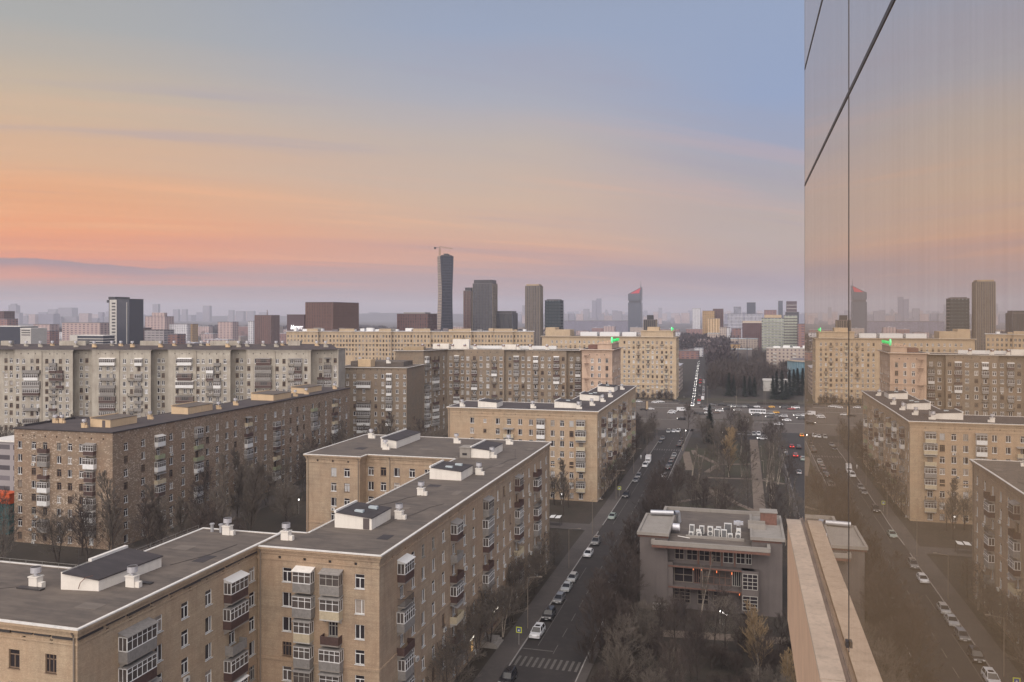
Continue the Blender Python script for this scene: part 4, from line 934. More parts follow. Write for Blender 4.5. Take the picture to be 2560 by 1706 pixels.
bk = [tp(1334, -14), tp(716, -14)]
seg(b, prev, bk[0], 0, ZT); seg(b, bk[0], bk[1], 0, ZT); seg(b, bk[1], TP[0], 0, ZT)
b.finish(['plaster_tan', 'dark_metal']); roof_on(b, TP+bk, ZT, 'snowy_roof', .6, 'coping_metal', cw=1.2)
rr = random.Random(9)
for (a, c, o) in tseg[1:]:
    if o in (2.5, 7, 7.5): m = MB(); p, q, r1, r2 = tp(a+.5, o-.5), tp(c-.5, o-.5), tp(c-.5, -8), tp(a+.5, -8); m.prism([p, q, r1, r2], ZT, ZT+1.9); b.part('attic', m, ['plaster_tan'])
for px in range(735, 1330, 23):
    p = tp(px+rr.uniform(-6, 6), rr.uniform(-9, 0)); m = MB(); w_ = rr.uniform(1.5, 6); m.box(p[0], p[0]+w_, p[1], p[1]+3, ZT-.02, ZT+rr.uniform(1.2, 2.6)); b.part('roof_house', m, [rr.choice(['panel_white', 'plaster_tan', 'dull_roof', 'panel_grey'])])

# ================================================================ the low public building by the park (nearest on the right)
b = Bld('school_building', 'low grey building with terracotta trim and big windows, rooftop full of air conditioners', 'building', (-6, 180))
w = b.wall; ZS = 13.6
w.box(-16.3, 4.0, 168.6, 195, 0, ZS-.9, 0)
w.box(-19.6, -14.2, 166.6, 182, 0, 14.6, 0); w.box(1.7, 7.3, 168.4, 187, 0, 14.6, 0)
w.box(-14.2, -13.2, 166.9, 168.6, 0, 9.4, 0)
for x0, x1, y0, y1 in ((-17.2, 5.1, 165.0, 168.55), ): w.box(x0, x1, y0, y1, ZS-.95, ZS-.4, 0)
b.part('wall', w, ['school_wall'])
m = MB(); m.add([(-16.6, 165.6, ZS-.36), (4.6, 165.6, ZS-.36), (4.6, 195, ZS-.36), (-16.6, 195, ZS-.36)], [(0, 1, 2, 3)]); b.part('roof', m, ['roof_felt'])
m = MB(); ring(m, [(-17.0, 165.2), (4.8, 165.2), (4.8, 195.2), (-17.0, 195.2)], ZS-.38, ZS+.35, .25, -.35); b.part('parapet', m, ['concrete'])
for (x0, x1, y0, y1) in ((-20.1, -13.9, 166.1, 182.3), (1.4, 7.8, 167.9, 187.3)):
    m = MB(); m.box(x0, x1, y0, y1, 14.6, 14.95); b.part('roof', m, ['concrete'], label='raised side roof'); m = MB(); ring(m, rect(x0, x1, y0, y1), 14.95, 15.2, .02, -.45); b.part('coping', m, ['concrete'])
tm = {}
def tile_row(x0, x1, y, z0, z1, n):
    L = (x1-x0)/n
    if (L, z1-z0) not in tm: q = MB(); q.box(.03, L-.03, -.06, 0, 0, z1-z0); tm[(L, z1-z0)] = q.mesh('terracotta_panel', ['terracotta'])
    for i in range(n): link('terracotta_panel', tm[(L, z1-z0)], (x0+i*L-b.org[0], y-b.org[1], z0), 0, b.o)
tile_row(-17.1, 5.0, 164.93, ZS-.95, ZS-.5, 30); tile_row(-20.0, -14.0, 166.58, 14.15, 14.55, 12); tile_row(1.8, 7.2, 168.38, 14.15, 14.55, 12)
m = MB(); m.box(-16.9, 4.9, 164.86, 164.93, ZS-.42, ZS-.1); b.part('cornice', m, ['concrete'])
for z in (9.0, 4.9): m = MB(); m.box(-14.1, 2.2, 166.9, 168.5, z-.5, z-.1); b.part('terrace_slab', m, ['school_wall']); m = MB(); m.box(-14.1, 2.2, 166.85, 166.9, z-.42, z-.15); b.part('terracotta_band', m, ['terracotta'])
def big_window(x0, x1, z0, z1, y, nx_, nz_, fr='pipe_metal', gl='glass_dark'):
    f = MB(); e = .05
    for i in range(nx_+1): x = x0+(x1-x0)*i/nx_; f.box(x-e, x+e, y-.09, y-.01, z0, z1)
    for i in range(nz_+1): z = z0+(z1-z0)*i/nz_; f.box(x0-e, x1+e, y-.085, y-.015, z-e, z+e)
    o = b.part('window', f, [fr]); p = MB(); p.quad((x0, y-.02, z0), (x1, y-.02, z0), (x1, y-.02, z1), (x0, y-.02, z1)); b.part('pane', p, [gl], o)
for (x0, x1) in ((-12.9, -11.2), (-10.6, -8.6), (-8.2, -6.3), (-5.9, -4.2), (-3.6, -1.8), (-1.2, .4), (.6, 1.6)): big_window(x0, x1, 9.7, 11.9, 168.6, 2, 2, 'pipe_metal' if x0 < -5 else 'grey_frame', 'glass_dark')
m = MB()
for x in (-3.9, -1.5, -6.1, -8.4): m.box(x-.14, x+.14, 168.35, 168.59, 9, 12.1)
b.part('terracotta_column', m, ['terracotta'])
big_window(-13.0, -9.5, 5.3, 8.1, 168.6, 2, 2); big_window(-9.2, -8.0, 5.3, 8.1, 168.6, 3, 1, 'rust_metal'); big_window(-7.6, -2.2, 5.3, 8.1, 168.6, 5, 2, 'rust_metal', 'glass_mid'); big_window(-1.9, -.4, 5.3, 8.1, 168.6, 4, 1, 'grey_frame')
m = MB(); m.box(-.2, 2.9, 166.4, 168.58, 1.0, 8.9); b.part('glazed_bay', m, ['school_wall']); big_window(.0, 2.7, 5.5, 8.4, 166.4, 3, 4, 'grey_frame'); big_window(.0, 2.7, 1.5, 4.2, 166.4, 2, 4, 'grey_frame')
big_window(-13.0, -10, 1.2, 4.0, 168.6, 3, 4); big_window(-8.5, -6.5, 1.2, 4.0, 168.6, 2, 3); big_window(-5.5, -3, 1.2, 4.0, 168.6, 3, 3)
for x, z in ((-9.35, 7.8), (-7.8, 7.8), (-4.9, 7.6), (-2.05, 7.5), (-9.35, 4.1), (-.6, 3.6)): m = MB(); m.box(x-.05, x+.05, 168.3, 168.4, z, z+.42); b.part('wall_lamp', m, ['orange_lamp'])
for k in range(3): m = MB(); m.box(-17+k*0, -14, 165.4-k*.0, 166.5, .3+k*.5, .4+k*.5); b.part('railing', m, ['grey_frame'])
m = MB(); m.box(-12.2, -10.6, 162.6, 164.4, 0, 2.8); b.part('entrance_box', m, ['dark_metal'])
m = MB(); m.box(-11, 0.3, 171.5, 172.2, ZS-.36, ZS+.1); b.part('roof_curb', m, ['concrete'])
def duct(name, pts, r, label, mat='zinc', cat='duct'):
    m = MB()
    for a, c in zip(pts, pts[1:]): m.tube(a, c, r, r, 10)
    return tag(link(name, m.mesh(name, [mat], (0, 0, 0), True)), label, cat)
duct('air_duct', [(-19.0, 181, 15.7), (-14.2, 181.6, 15.7), (-13.4, 183.4, 15.4), (-13.2, 183.6, 13.3)], .5, 'fat silver air duct lying along the left raised roof of the grey building')
duct('air_duct', [(-13.8, 174.4, 14.5), (-12.4, 174.4, 14.5)], .75, 'short round lilac duct mouth sticking out of the left raised roof', 'cowl_metal')
duct('metal_pipe', [(-12.6, 171.8, 13.4), (-10.2, 170.9, 13.35)], .09, 'thin pale pipe lying loose on the grey building roof', 'coping_metal', 'pipe')
m = MB(); m.cyl((0, 0), .5, .5, 1.1, 2.0, 14); m.tube((-.35, 0, 0), (-.35, 0, 1.2), .04, .04, 4); m.tube((.35, 0, 0), (.35, 0, 1.2), .04, .04, 4); m.box(-.9, 1.0, -.4, .4, 1.25, 1.9)
tag(link('roof_fan', m.mesh('roof_fan', ['cowl_metal']), (-.9, 180, ZS-.36)), 'pale round roof fan on two legs, behind the cluster of air conditioners', 'fan')
def ac_unit(w_, h_, fans, dp=.9):
    m = MB(); m.box(-w_/2, w_/2, 0, dp, .25, .25+h_, 0); m.box(-w_/2+.02, -w_/2+.12, .05, dp-.05, 0, .25, 1); m.box(w_/2-.12, w_/2-.02, .05, dp-.05, 0, .25, 1)
    body = m.mesh('air_conditioner', ['ac_white', 'dark_metal']); g = MB()
    if fans:
        for k in range(fans):
            zc = .25+h_*(k+.5)/fans; g.T = Matrix.Translation((0, -.004, zc)) @ Matrix.Rotation(math.pi/2, 4, 'X'); rr_ = min(w_*.4, h_/fans*.42); g.cyl((0, 0), rr_, rr_, 0, .02, 16); g.T = None
    else: g.box(-w_/2+.14, w_/2-.14, -.02, -.002, .35, .2+h_)
    return body, g.mesh('fan_grille', ['ac_grille'])
acs = [(-9.9, 173.2, 1.0, 1.9, 0, 'tall dark-faced'), (-8.6, 172.9, .95, 1.1, 1, 'square upper'), (-8.0, 174, 1.0, 1.6, 0, 'dark-faced half hidden'), (-6.3, 173.3, 1.1, 1.75, 2, 'tall two-fan'), (-4.7, 174.4, 1.0, 1.5, 0, 'dark-faced middle back'), (-2.9, 175.8, 1.5, 2.0, 0, 'largest dark-faced'),
       (-10, 171.9, .9, .8, 1, 'small one-fan leftmost front'), (-8.4, 171.9, .9, .8, 1, 'small one-fan second from left in front'), (-5.0, 172.4, 1.1, 1.5, 0, 'slatted tall front'), (-3.6, 172.4, 1.1, 1.5, 0, 'slatted tall right-hand front'), (-2.4, 172.3, .95, .85, 1, 'low square one-fan'), (-.9, 172.3, 1.0, 1.0, 1, 'one-fan at the right end'), (-.8, 173.8, .9, 1.6, 1, 'raised one-fan at the right end back')]
for (x, y, w_, h_, f_, lb) in acs:
    bd, gr = ac_unit(w_, h_, f_); o = link('air_conditioner', bd, (x, y, ZS-.36)); tag(o, lb+' air conditioner unit on the grey building roof', 'air conditioner', 'air conditioners on the flat roof'); link('fan_grille', gr, parent=o)
m = MB(); m.box(-1.6, 1.6, -1.6, 1.6, 0, 2.4, 0); m.box(-1.75, 1.75, -1.75, 1.75, 2.4, 2.55, 1); o = tag(link('roof_vent_box', m.mesh('roof_vent_box', ['terracotta', 'concrete']), (5.1, 181, 14.95)), 'rusty red box on the right raised roof of the grey building', 'vent')
m = MB(); m.box(1.0, 4.4, 175.2, 175.6, 14.95, 15.9); m.box(1.0, 4.4, 178.2, 178.6, 14.95, 15.9); tag(link('low_roof_wall', m.mesh('low_roof_wall', ['concrete'])), 'pair of low concrete upstands beside the rusty red roof box', 'wall')

# ================================================================ towers and blocks of the skyline
def tower(name, label, px0, px1, ytop, t, mats, side=0, z0=0, depth=None, cat='building', cap=None, fins=None, finmat='grey_frame', bands=None, roofmat_='dull_roof', group=None):
    """front face square to the street grid between photo columns px0..px1, at distance t; side > 0: photo columns of its right face"""
    p0 = ad(px0, t); p1 = ad(px1, t); x0, x1, y0 = p0[0], p1[0], (p0[1]+p1[1])/2; dp = depth or max(12, (x1-x0)*.8); z1 = hz(ytop, t)
    b = Bld(name, label, cat, (x0, y0), group)
    m = MB(); m.prism(rect(x0, x1, y0, y0+dp), z0, z1, 0, False); b.part('wall', m, [mats])
    m = MB(); m.box(x0-.2, x1+.2, y0-.2, y0+dp+.2, z1, z1+.6); b.part('roof', m, [roofmat_])
    if cap: m = MB(); q = cap[0]; m.box(x0+q, x1-q, y0+q, y0+dp-q, z1+.6, z1+cap[1]); b.part('crown', m, [cap[2]])
    if fins:
        m = MB(); n = fins[0]; wd = fins[1]
        for i in range(n+1): x = x0+(x1-x0)*i/n; m.box(x-wd, x+wd, y0-.35, y0-.02, z0, z1)
        n2 = max(2, int(n*dp/(x1-x0)))
        for i in range(n2+1):
            y = y0+dp*i/n2
            for xx in ((x0-.35, x0-.02), (x1+.02, x1+.35)): m.box(*xx, y-wd, y+wd, z0, z1)
        b.part('facade_fins', m, [finmat])
    if bands:
        m = MB(); k = 0; z = z1-bands[0]
        while z > max(z0, 20): m.box(x0-.3, x1+.3, y0-.3, y0+dp+.3, z-bands[1], z); z -= bands[0]
        b.part('floor_bands', m, [finmat])
    return b, x0, x1, y0, dp, z1
plain('tower_navy', (.03, .033, .05), .25); plain('tower_plum', (.07, .04, .048), .5); plain('tower_dark', (.025, .023, .03), .35); plain('tower_teal', (.022, .032, .04), .3); plain('tower_slate', (.05, .058, .085), .3)
windows_mat('tower_maroon', (.12, .055, .05), (.03, .02, .025), 3.0, 3.4, .5, .75)
windows_mat('tower_glassgrid', (.04, .042, .058), (.010, .012, .022), 2.2, 3.6, .7, .7)
windows_mat('tower_tan', (.12, .095, .075), (.022, .02, .026), 2.65, 3.3, .62, .86)
windows_mat('tower_tealgrid', (.022, .032, .04), (.10, .13, .16), 3.6, 3.6, .28, .32)
windows_mat('tower_green', (.38, .40, .33), (.10, .11, .12), 4.2, 3.4, .72, .5)
windows_mat('tower_whitegrid', (.52, .52, .56), (.09, .09, .13), 2.6, 6.6, .6, .88)
windows_mat('far_glass', (.22, .23, .27), (.12, .12, .16), 3., 3.6, .7, .6)
# twisting tower with a crane
t = 1150; b = Bld('twisted_tower', 'tallest slender dark glass tower with a narrowed waist under a crane', 'building', ad(1112, t))
lv = [(1093.5, 1133.8, 1100.5, 640), (1093.8, 1133.4, 1101.5, 660), (1094.6, 1132, 1103.5, 700), (1095, 1131, 1104.5, 730), (1094.6, 1131, 1104, 755), (1093.5, 1131.6, 1103.5, 785), (1093, 1132.6, 1102, 820), (1092.6, 1133.4, 1101, 890)]
lv2 = []
for (a, c) in zip(lv, lv[1:]):
    n = max(1, int((hz(a[3], t)-hz(c[3], t))/3.6))
    for i in range(n): f = i/n; lv2.append(tuple(a[k]+(c[k]-a[k])*f for k in range(4)))
lv2.append(lv[-1]); fm = MB(); pm = MB()
secs = [[(*ad(l, t+9), hz(y, t)), (*ad(mid, t), hz(y, t)), (*ad(r_, t+6), hz(y, t)), (*ad((l+r_)/2+3, t+24), hz(y, t))] for (l, r_, mid, y) in lv2]
for A, B_ in zip(secs, secs[1:]):
    for k in range(4): k2 = (k+1) % 4; pm.quad(B_[k], B_[k2], A[k2], A[k], 1 if k == 0 else 0)
    cx, cy = sum(p[0] for p in A)/4, sum(p[1] for p in A)/4
    o = [(cx+(p[0]-cx)*1.02, cy+(p[1]-cy)*1.02) for p in A]; fm.prism(o, B_[0][2]+.15, B_[0][2]+.75)
pm.add(secs[0], [(0, 1, 2, 3)], 0)
b.part('wall', pm, ['tower_glassgrid', 'far_cream']); b.part('floor_bands', fm, ['tower_slate'])
m = MB(); p = ad(1103, t+4); q = ad(1128, t+8); m.box(p[0], q[0], p[1], p[1]+12, hz(641, t), hz(637.5, t)); m.box(p[0]+3, q[0]-4, p[1]+1, p[1]+11, hz(637.5, t), hz(634, t)); b.part('crown', m, ['tower_dark'])
p = ad(1099.3, t+6); cr = link('tower_crane', None, (*p, hz(641, t))); tag(cr, 'yellow tower crane standing on top of the narrow-waisted dark tower', 'crane')
m = MB(); hh = hz(621, t)-hz(641, t)
for sx, sy in ((-.9, -.9), (.9, -.9), (.9, .9), (-.9, .9)): m.tube((sx, sy, -2), (sx, sy, hh), .22, .22, 4)
for i in range(8):
    z = -2+i*(hh+2)/8; z2 = z+(hh+2)/8
    m.tube((-.9, -.9, z), (.9, -.9, z2), .14, .14, 3); m.tube((.9, -.9, z), (.9, .9, z2), .14, .14, 3)
link('mast', m.mesh('mast', ['far_ochre']), parent=cr)
m = MB(); jl = (1131-1099)*t/2100; J = lambda s_, z: (RT[0]*s_, RT[1]*s_, z)
zj = lambda s_: hh+1.2-s_*.10
for dz in (0, 1.6): m.tube(J(-1, zj(-1)+dz), J(jl, zj(jl)+dz*.5), .22, .22, 4)
for i in range(14): a = jl*i/14; c = jl*(i+1)/14; m.tube(J(a, zj(a)), J(c, zj(c)+1.4), .12, .12, 3)
m.tube(J(0, hh+3.2), J(jl*.6, zj(jl*.6)+1.5), .08, .08, 3); link('jib', m.mesh('jib', ['far_ochre']), parent=cr)
m = MB(); m.tube(J(0, hh+1), J(-7, hh+1.8), .3, .3, 4); m.T = Matrix.Translation(J(-6.5, hh+.4)); m.box(-1.2, 1.2, -1, 1, -1, 1.6); m.T = None; m.tube(J(0, hh), J(0, hh+3.4), .2, .1, 4); link('counterweight', m.mesh('counterweight', ['dark_metal']), parent=cr)
tower('office_tower', 'narrow dark slab tower just left of the broad slab tower', 1158, 1179, 728, 1080, 'tower_maroon', fins=(5, .12), finmat='pipe_metal', cap=(1.5, 4.5, 'tower_dark'), depth=20)
tower('office_tower', 'broad dark slab tower with pale upright fins and a dark crown', 1180, 1233, 710, 1060, 'tower_glassgrid', fins=(13, .10), finmat='pipe_metal', cap=(1., 5., 'tower_dark'), depth=22)
tower('office_block', 'dark glass cube right of the broad slab tower', 1236, 1283, 784, 1070, 'tower_dark', cap=(1.2, 3., 'tower_dark'), depth=24, fins=(4, .2), finmat='tower_slate')
tower('office_block', 'wide plum coloured box left of the narrow-waisted tower', 988, 1074, 786, 980, 'tower_maroon', depth=30, cap=(6, 2.2, 'panel_grey'), roofmat_='tower_plum')
b, x0, x1, y0, dp, z1 = tower('office_tower', 'tan round-edged tower with many upright ribs, seen through the roof gap', 1312, 1350, 716, 1000, 'tower_tan', fins=(9, .2), finmat='pipe_metal', depth=17, cap=(1, 2.4, 'plaster_ochre'))
b, x0, x1, y0, dp, z1 = tower('office_tower', 'dark teal tower with rippled edges right of the tan ribbed tower', 1361, 1402, 752, 1000, 'tower_tealgrid', bands=(3.6, .9), finmat='tower_teal', depth=18, cap=(1.8, 1.6, 'tower_dark'))
t = 2300; a, c = ad(1569.5, t), ad(1603, t); b = Bld('sloped_tower', 'blue-grey tower with a slanted red-lit top and a spire', 'building', a)
x0, x1, y0 = a[0], c[0], (a[1]+c[1])/2; m = MB(); zl, zr = hz(735.5, t), hz(718.5, t); dp = 34; zm, zm2 = hz(757, t), hz(752, t)
m.prism(rect(x0, x1, y0, y0+dp), 0, zm, 0); m.prism(rect(x0+2, x1-2, y0+2, y0+dp-2), zm, zm2, 1, False)
m.add([(x0, y0, zm2), (x1, y0, zm2), (x1, y0+dp, zm2), (x0, y0+dp, zm2), (x0, y0, zl), (x1, y0, zr), (x1, y0+dp, zr), (x0, y0+dp, zl)], [(0, 3, 2, 1), (0, 1, 5, 4), (1, 2, 6, 5), (2, 3, 7, 6), (3, 0, 4, 7), (4, 5, 6, 7)], 0); b.part('wall', m, ['tower_slate', 'tower_dark'])
m = MB(); m.add([(x0+6, y0-.5, zl+1), (x1-1, y0-.5, zr-2), (x1-5, y0-.5, zl+2)], [(0, 1, 2)]); m.add([(x0+6, y0-.1, zl+1), (x1-1, y0-.1, zr-2), (x1-5, y0-.1, zl+2)], [(2, 1, 0)]); g = plain('red_panel', (.5, .03, .05), .4); b.part('red_panel', m, ['red_panel'])
m = MB(); m.tube((x1-.8, y0+2, zr-2), (x1-.8, y0+2, hz(703, t)), .8, .3, 5); b.part('spire', m, ['tower_slate'])
b, x0, x1, y0, dp, z1 = tower('office_block', 'black stepped block standing behind the green sign on the ochre block', 1609, 1640, 801, 760, 'tower_dark', fins=(6, .15), finmat='pipe_metal', cap=(2.6, 4.6, 'tower_dark'), depth=10)
# left part of the skyline
b, x0, x1, y0, dp, z1 = tower('office_tower', 'black and white tower with ladder-like windows, standing alone at left', 266, 329, 749, 900, 'tower_navy', depth=22, roofmat_='tower_dark')
m = MB(); w_ = (x1-x0)*.40; m.box(x0+1.4, x0+w_, y0-.6, y0-.02, 0, z1-.3, 0)
for k in range(17): z = z1-5-k*3.45; m.box(x0+w_*.42, x0+w_*.86, y0-.66, y0-.61, z, z+1.6, 1)
m.box(x1-3.2, x1-2.6, y0-.5, y0-.02, 0, z1-3, 0); b.part('white_panel', m, ['pale_concrete', 'tower_dark'])
m = MB(); m.box(x0, x0+8.5, y0-.7, y0+dp, z1+.6, z1+2.8); m.box(x0-2.2, x0, y0-.5, y0+4, z1-3.5, z1-.5); b.part('crown', m, ['tower_dark'])
b, x0, x1, y0, dp, z1 = tower('office_block', 'low dark maroon block carrying the white lit sign', 714, 764, 788, 905, 'tower_plum', depth=20, roofmat_='tower_plum')
cu = bpy.data.curves.new('wall_sign', 'FONT'); cu.body = 'Маркет'; cu.size = 6.4; cu.extrude = .2; cu.offset = .03; cu.shear = .3; cu.materials.append(MATS['sign_white'])
s_ = text_mesh('wall_sign', cu, 14.8); s_.location = (x0+4.6, y0-.9, hz(824, 900)); s_.rotation_euler = (math.pi/2, 0, 0); tag(s_, 'white lit lettering reading Маркет on the dark maroon block', 'sign')
tower('office_block', 'big square maroon block with a ribbed front right of the white lit sign', 759, 837, 757, 900, 'tower_maroon', fins=(22, .22), finmat='rust_metal', depth=62, roofmat_='tower_plum')
b, *_ = tower('office_block', 'red-brown block with a striped mast at the far left centre', 634, 681, 789, 1300, 'tower_maroon', fins=(8, .5), finmat='rust_metal', depth=24, roofmat_='tower_plum'); p = ad(668, 1302); m = MB(); m.tube((*p, hz(789, 1300)), (*p, hz(775, 1300)), .6, .4, 5); b.part('mast', m, ['terracotta'])
tower('apartment_block', 'white striped apartment slab at left under the horizon', 418, 473, 811, 1500, 'far_white', depth=18); tower('apartment_block', 'orange side block joined to the white striped slab', 473.5, 482, 811, 1503, 'far_ochre', depth=16)
tower('apartment_block', 'stepped beige high block behind the balcony building at left', 357, 418, 792, 1500, 'far_pink', depth=24, cap=(8, 7, 'far_pink')); tower('apartment_block', 'grey banded block below the stepped beige one', 356, 415, 826, 1050, 'far_grey', depth=20, roofmat_='tower_dark'); tower('apartment_block', 'plum low block left of the grey banded one', 330, 355, 821, 1100, 'tower_maroon', depth=20)
tower('apartment_block', 'pink slab alone above the low roofs at left centre', 541, 585, 806, 1500, 'far_pink', depth=18); tower('apartment_block', 'small brown block with an upright white stripe', 417, 446, 837, 960, 'far_brick', depth=15); tower('apartment_block', 'grey-white narrow slab touching the red-brown block', 619, 634, 804, 1400, 'far_white', depth=15); 
tower('apartment_block', 'long cream slab with balcony stripes at far left', 143, 262, 808, 1200, 'far_pink', depth=18); tower('apartment_block', 'brown end of the long row at far left', 78, 130, 812, 1250, 'far_pink', depth=18); tower('apartment_block', 'maroon low block under the brown end at far left', 83, 129, 828, 1150, 'far_brick', depth=16)
tower('office_block', 'dark glass office with white framed corner at the left edge', -40, 62, 817, 850, 'tower_navy', depth=22, roofmat_='coping_metal'); 
b, x0, x1, y0, dp, z1 = tower('office_block', 'white framed office wing with three dark window bands at the left edge', 47, 81, 822, 838, 'pale_concrete', depth=20, roofmat_='coping_metal'); m = MB()
for k in range(3): m.box(x0+1.5, x1-.8, y0-.1, y0-.01, z1-2.2-k*2.3, z1-1.3-k*2.3)
b.part('window_band', m, ['glass_dark'])
b, x0, x1, y0, dp, z1 = tower('office_block', 'low white banded office left of the black and white tower', 165, 268, 840, 800, 'tower_navy', depth=15, roofmat_='coping_metal', bands=(2.4, .8), finmat='pale_concrete'); m = MB(); m.box(x0, x0+8.5, y0-.5, y0+8, 0, z1+.8); b.part('stair_tower', m, ['pale_concrete'])
tower('office_block', 'dark maroon stepped block cut by the left edge of the picture', -30, 15, 779, 1300, 'tower_maroon', depth=20); tower('office_block', 'wider maroon base under the stepped block at the left edge', -30, 24, 798, 1290, 'far_brick', depth=20)
# right part
tower('apartment_block', 'tall tan apartment slab right of the second green sign', 1756, 1786, 778, 1500, 'far_ochre', depth=40); tower('apartment_block', 'dark brown apartment tower behind the tan slab', 1782, 1808, 773, 1540, 'tower_maroon', depth=26); tower('apartment_block', 'ochre stepped block with dark upright strips', 1771, 1798, 797, 1450, 'far_ochre', depth=18, fins=(4, 1.2), finmat='ochre_house_wall')
tower('office_tower', 'grey glass tower standing over the white gridded slabs', 1834, 1853, 768, 1900, 'far_glass', depth=20); tower('office_tower', 'taller grey tower right of the grey glass one', 1867, 1889, 757, 1900, 'tower_slate', depth=22); tower('office_block', 'left white gridded slab in front of the grey towers', 1818, 1859, 785, 1700, 'tower_whitegrid', depth=22, roofmat_='tower_dark'); tower('office_block', 'right white gridded slab in front of the grey towers', 1861, 1906, 785, 1690, 'tower_whitegrid', depth=22, roofmat_='tower_dark')
tower('office_block', 'cream topped brown block under the white gridded slabs', 1856, 1905, 808, 1250, 'tower_maroon', depth=20, roofmat_='pale_concrete', cap=(0, 3, 'sill_stone')); tower('apartment_block', 'small red brick block beside the cream topped one', 1829, 1853, 822, 1300, 'far_brick', depth=16); tower('apartment_block', 'blue-white little block by the red brick one', 1817, 1826, 820, 1350, 'far_white', depth=16); tower('apartment_block', 'cream low block at the foot of the ochre stepped block', 1799, 1816, 819, 1400, 'far_cream', depth=16)
tower('office_tower', 'slender hazy tower rising right of the greenish hotel slab', 1946, 1957, 753, 2300, 'tower_slate', depth=22); tower('office_tower', 'banded dark tower above the right end of the hotel slab', 1967, 1992, 754, 1700, 'tower_plum', depth=22, bands=(7, 1), finmat='pale_concrete'); tower('office_block', 'wide dark cap below the banded dark tower', 1965, 1997, 781, 1690, 'tower_dark', depth=26); tower('office_block', 'white and maroon block behind the hotel slab', 1911, 1941, 776, 1750, 'far_brick', depth=20)
b, x0, x1, y0, dp, z1 = tower('hotel_building', 'greenish-grey hotel slab with rows of balconies', 1905, 1960, 796, 1040, 'tower_green', depth=18, cap=(3, 4.2, 'plaster_tan')); m = MB(); z = z1-4
while z > 0: m.box(x0+1.5, x1-.5, y0-.9, y0-.02, z-.5, z); z -= 3.4
b.part('balcony_band', m, ['pale_concrete'])
tower('hotel_building', 'taller right wing of the greenish hotel with dark glass strips', 1961, 1993, 789, 1035, 'tower_green', depth=20, bands=(3.4, 1.2), finmat='school_wall'); tower('apartment_block', 'brown block with balconies cut by the glass facade edge', 1996, 2030, 811, 1000, 'far_brick', depth=20)
b, x0, x1, y0, dp, z1 = tower('apartment_block', 'beige five-window-high block right above the bare park wood', 1917, 2030, 872, 760, 'far_cream', depth=14, roofmat_='pale_concrete')
for k in range(5): m = MB(); m.box(x0+6+k*8.5, x0+12+k*8.5, y0+4, y0+8, z1+.6, z1+1.8+(k % 2)*.8); b.part('roof_house', m, ['panel_white'])
for k in range(4):
    for xx in (x0+7, x0+24): m = MB(); m.box(xx-1.5, xx+1.5, y0-1.1, y0-.02, z1-5.4-k*3, z1-4.3-k*3); b.part('balcony', m, ['pale_concrete'])
tower('low_building', 'tiny white building with an arcade at the end of the jammed street', 1736, 1758, 872, 1150, 'far_white', depth=14, roofmat_='snowy_roof'); tower('low_building', 'grey-white low wing left of the tiny arcade building', 1720, 1737, 874, 1160, 'far_grey', depth=14)
tower('low_building', 'olive green low hall among the trees', 1820, 1880, 874, 900, 'school_wall', depth=14, roofmat_='skylight'); tower('low_building', 'ochre low wall building left of the olive hall', 1795, 1815, 866, 950, 'far_ochre', depth=10); tower('low_building', 'ochre low building above the olive hall', 1825, 1850, 861, 980, 'far_ochre', depth=10)
tower('low_building', 'blue-roofed long low building behind the park wood', 1826, 1895, 848, 1100, 'far_cream', depth=30, roofmat_='skylight'); tower('low_building', 'pale blue roofed hall among far trees', 1768, 1799, 834, 1300, 'far_cream', depth=30, roofmat_='skylight')
for px in (1845, 1868): p = ad(px, 800); m = MB(); m.tube((0, 0, 0), (0, 0, hz(838, 800)), .35, .25, 6); tag(link('floodlight_mast', m.mesh('floodlight_mast', ['tower_slate']), (*p, 0)), ('left' if px < 1850 else 'right')+' of two thin dark masts behind the park wood', 'mast', 'thin dark masts')
# the round blue hall and the white hall by the spruces
p = (62.5, 727); b = Bld('round_hall', 'round blue glass hall cut by the facade edge at right', 'building', p); m = MB(); R0 = 27; n = 96; hh = 21
m.cyl(p, R0-.3, R0-.3, 0, hh-1, n, 0, False); b.part('wall', m, ['hall_blue'] if 'hall_blue' in MATS else [plain('hall_blue', (.10, .20, .26), .3).m])
m = MB()
for i in range(n): a = 6.2832*i/n; m.T = Matrix.Translation((p[0], p[1], 0)) @ Matrix.Rotation(a, 4, 'Z'); m.box(R0-.3, R0+.15, -.16, .16, 0, hh-1); m.T = None
b.part('facade_fins', m, ['pale_blue'] if 'pale_blue' in MATS else [plain('pale_blue', (.30, .42, .48), .4).m]); m = MB(); m.cyl(p, R0+.6, R0+.6, hh-1, hh, n, 0); b.part('roof_rim', m, ['sill_stone']); m = MB(); m.cyl(p, R0-1.5, R0-1.5, hh, hh+.1, 48, 0); b.part('roof', m, ['dull_roof'])
b = Bld('low_building', 'long white single-storey hall behind the dark spruces', 'building', (40, 668)); m = MB(); m.box(15, 62, 662, 680, 0, 7.6); b.part('wall', m, ['pale_concrete']); m = MB(); m.box(14.5, 62.5, 661.5, 680.5, 7.6, 8.2); b.part('roof', m, ['pale_concrete'])
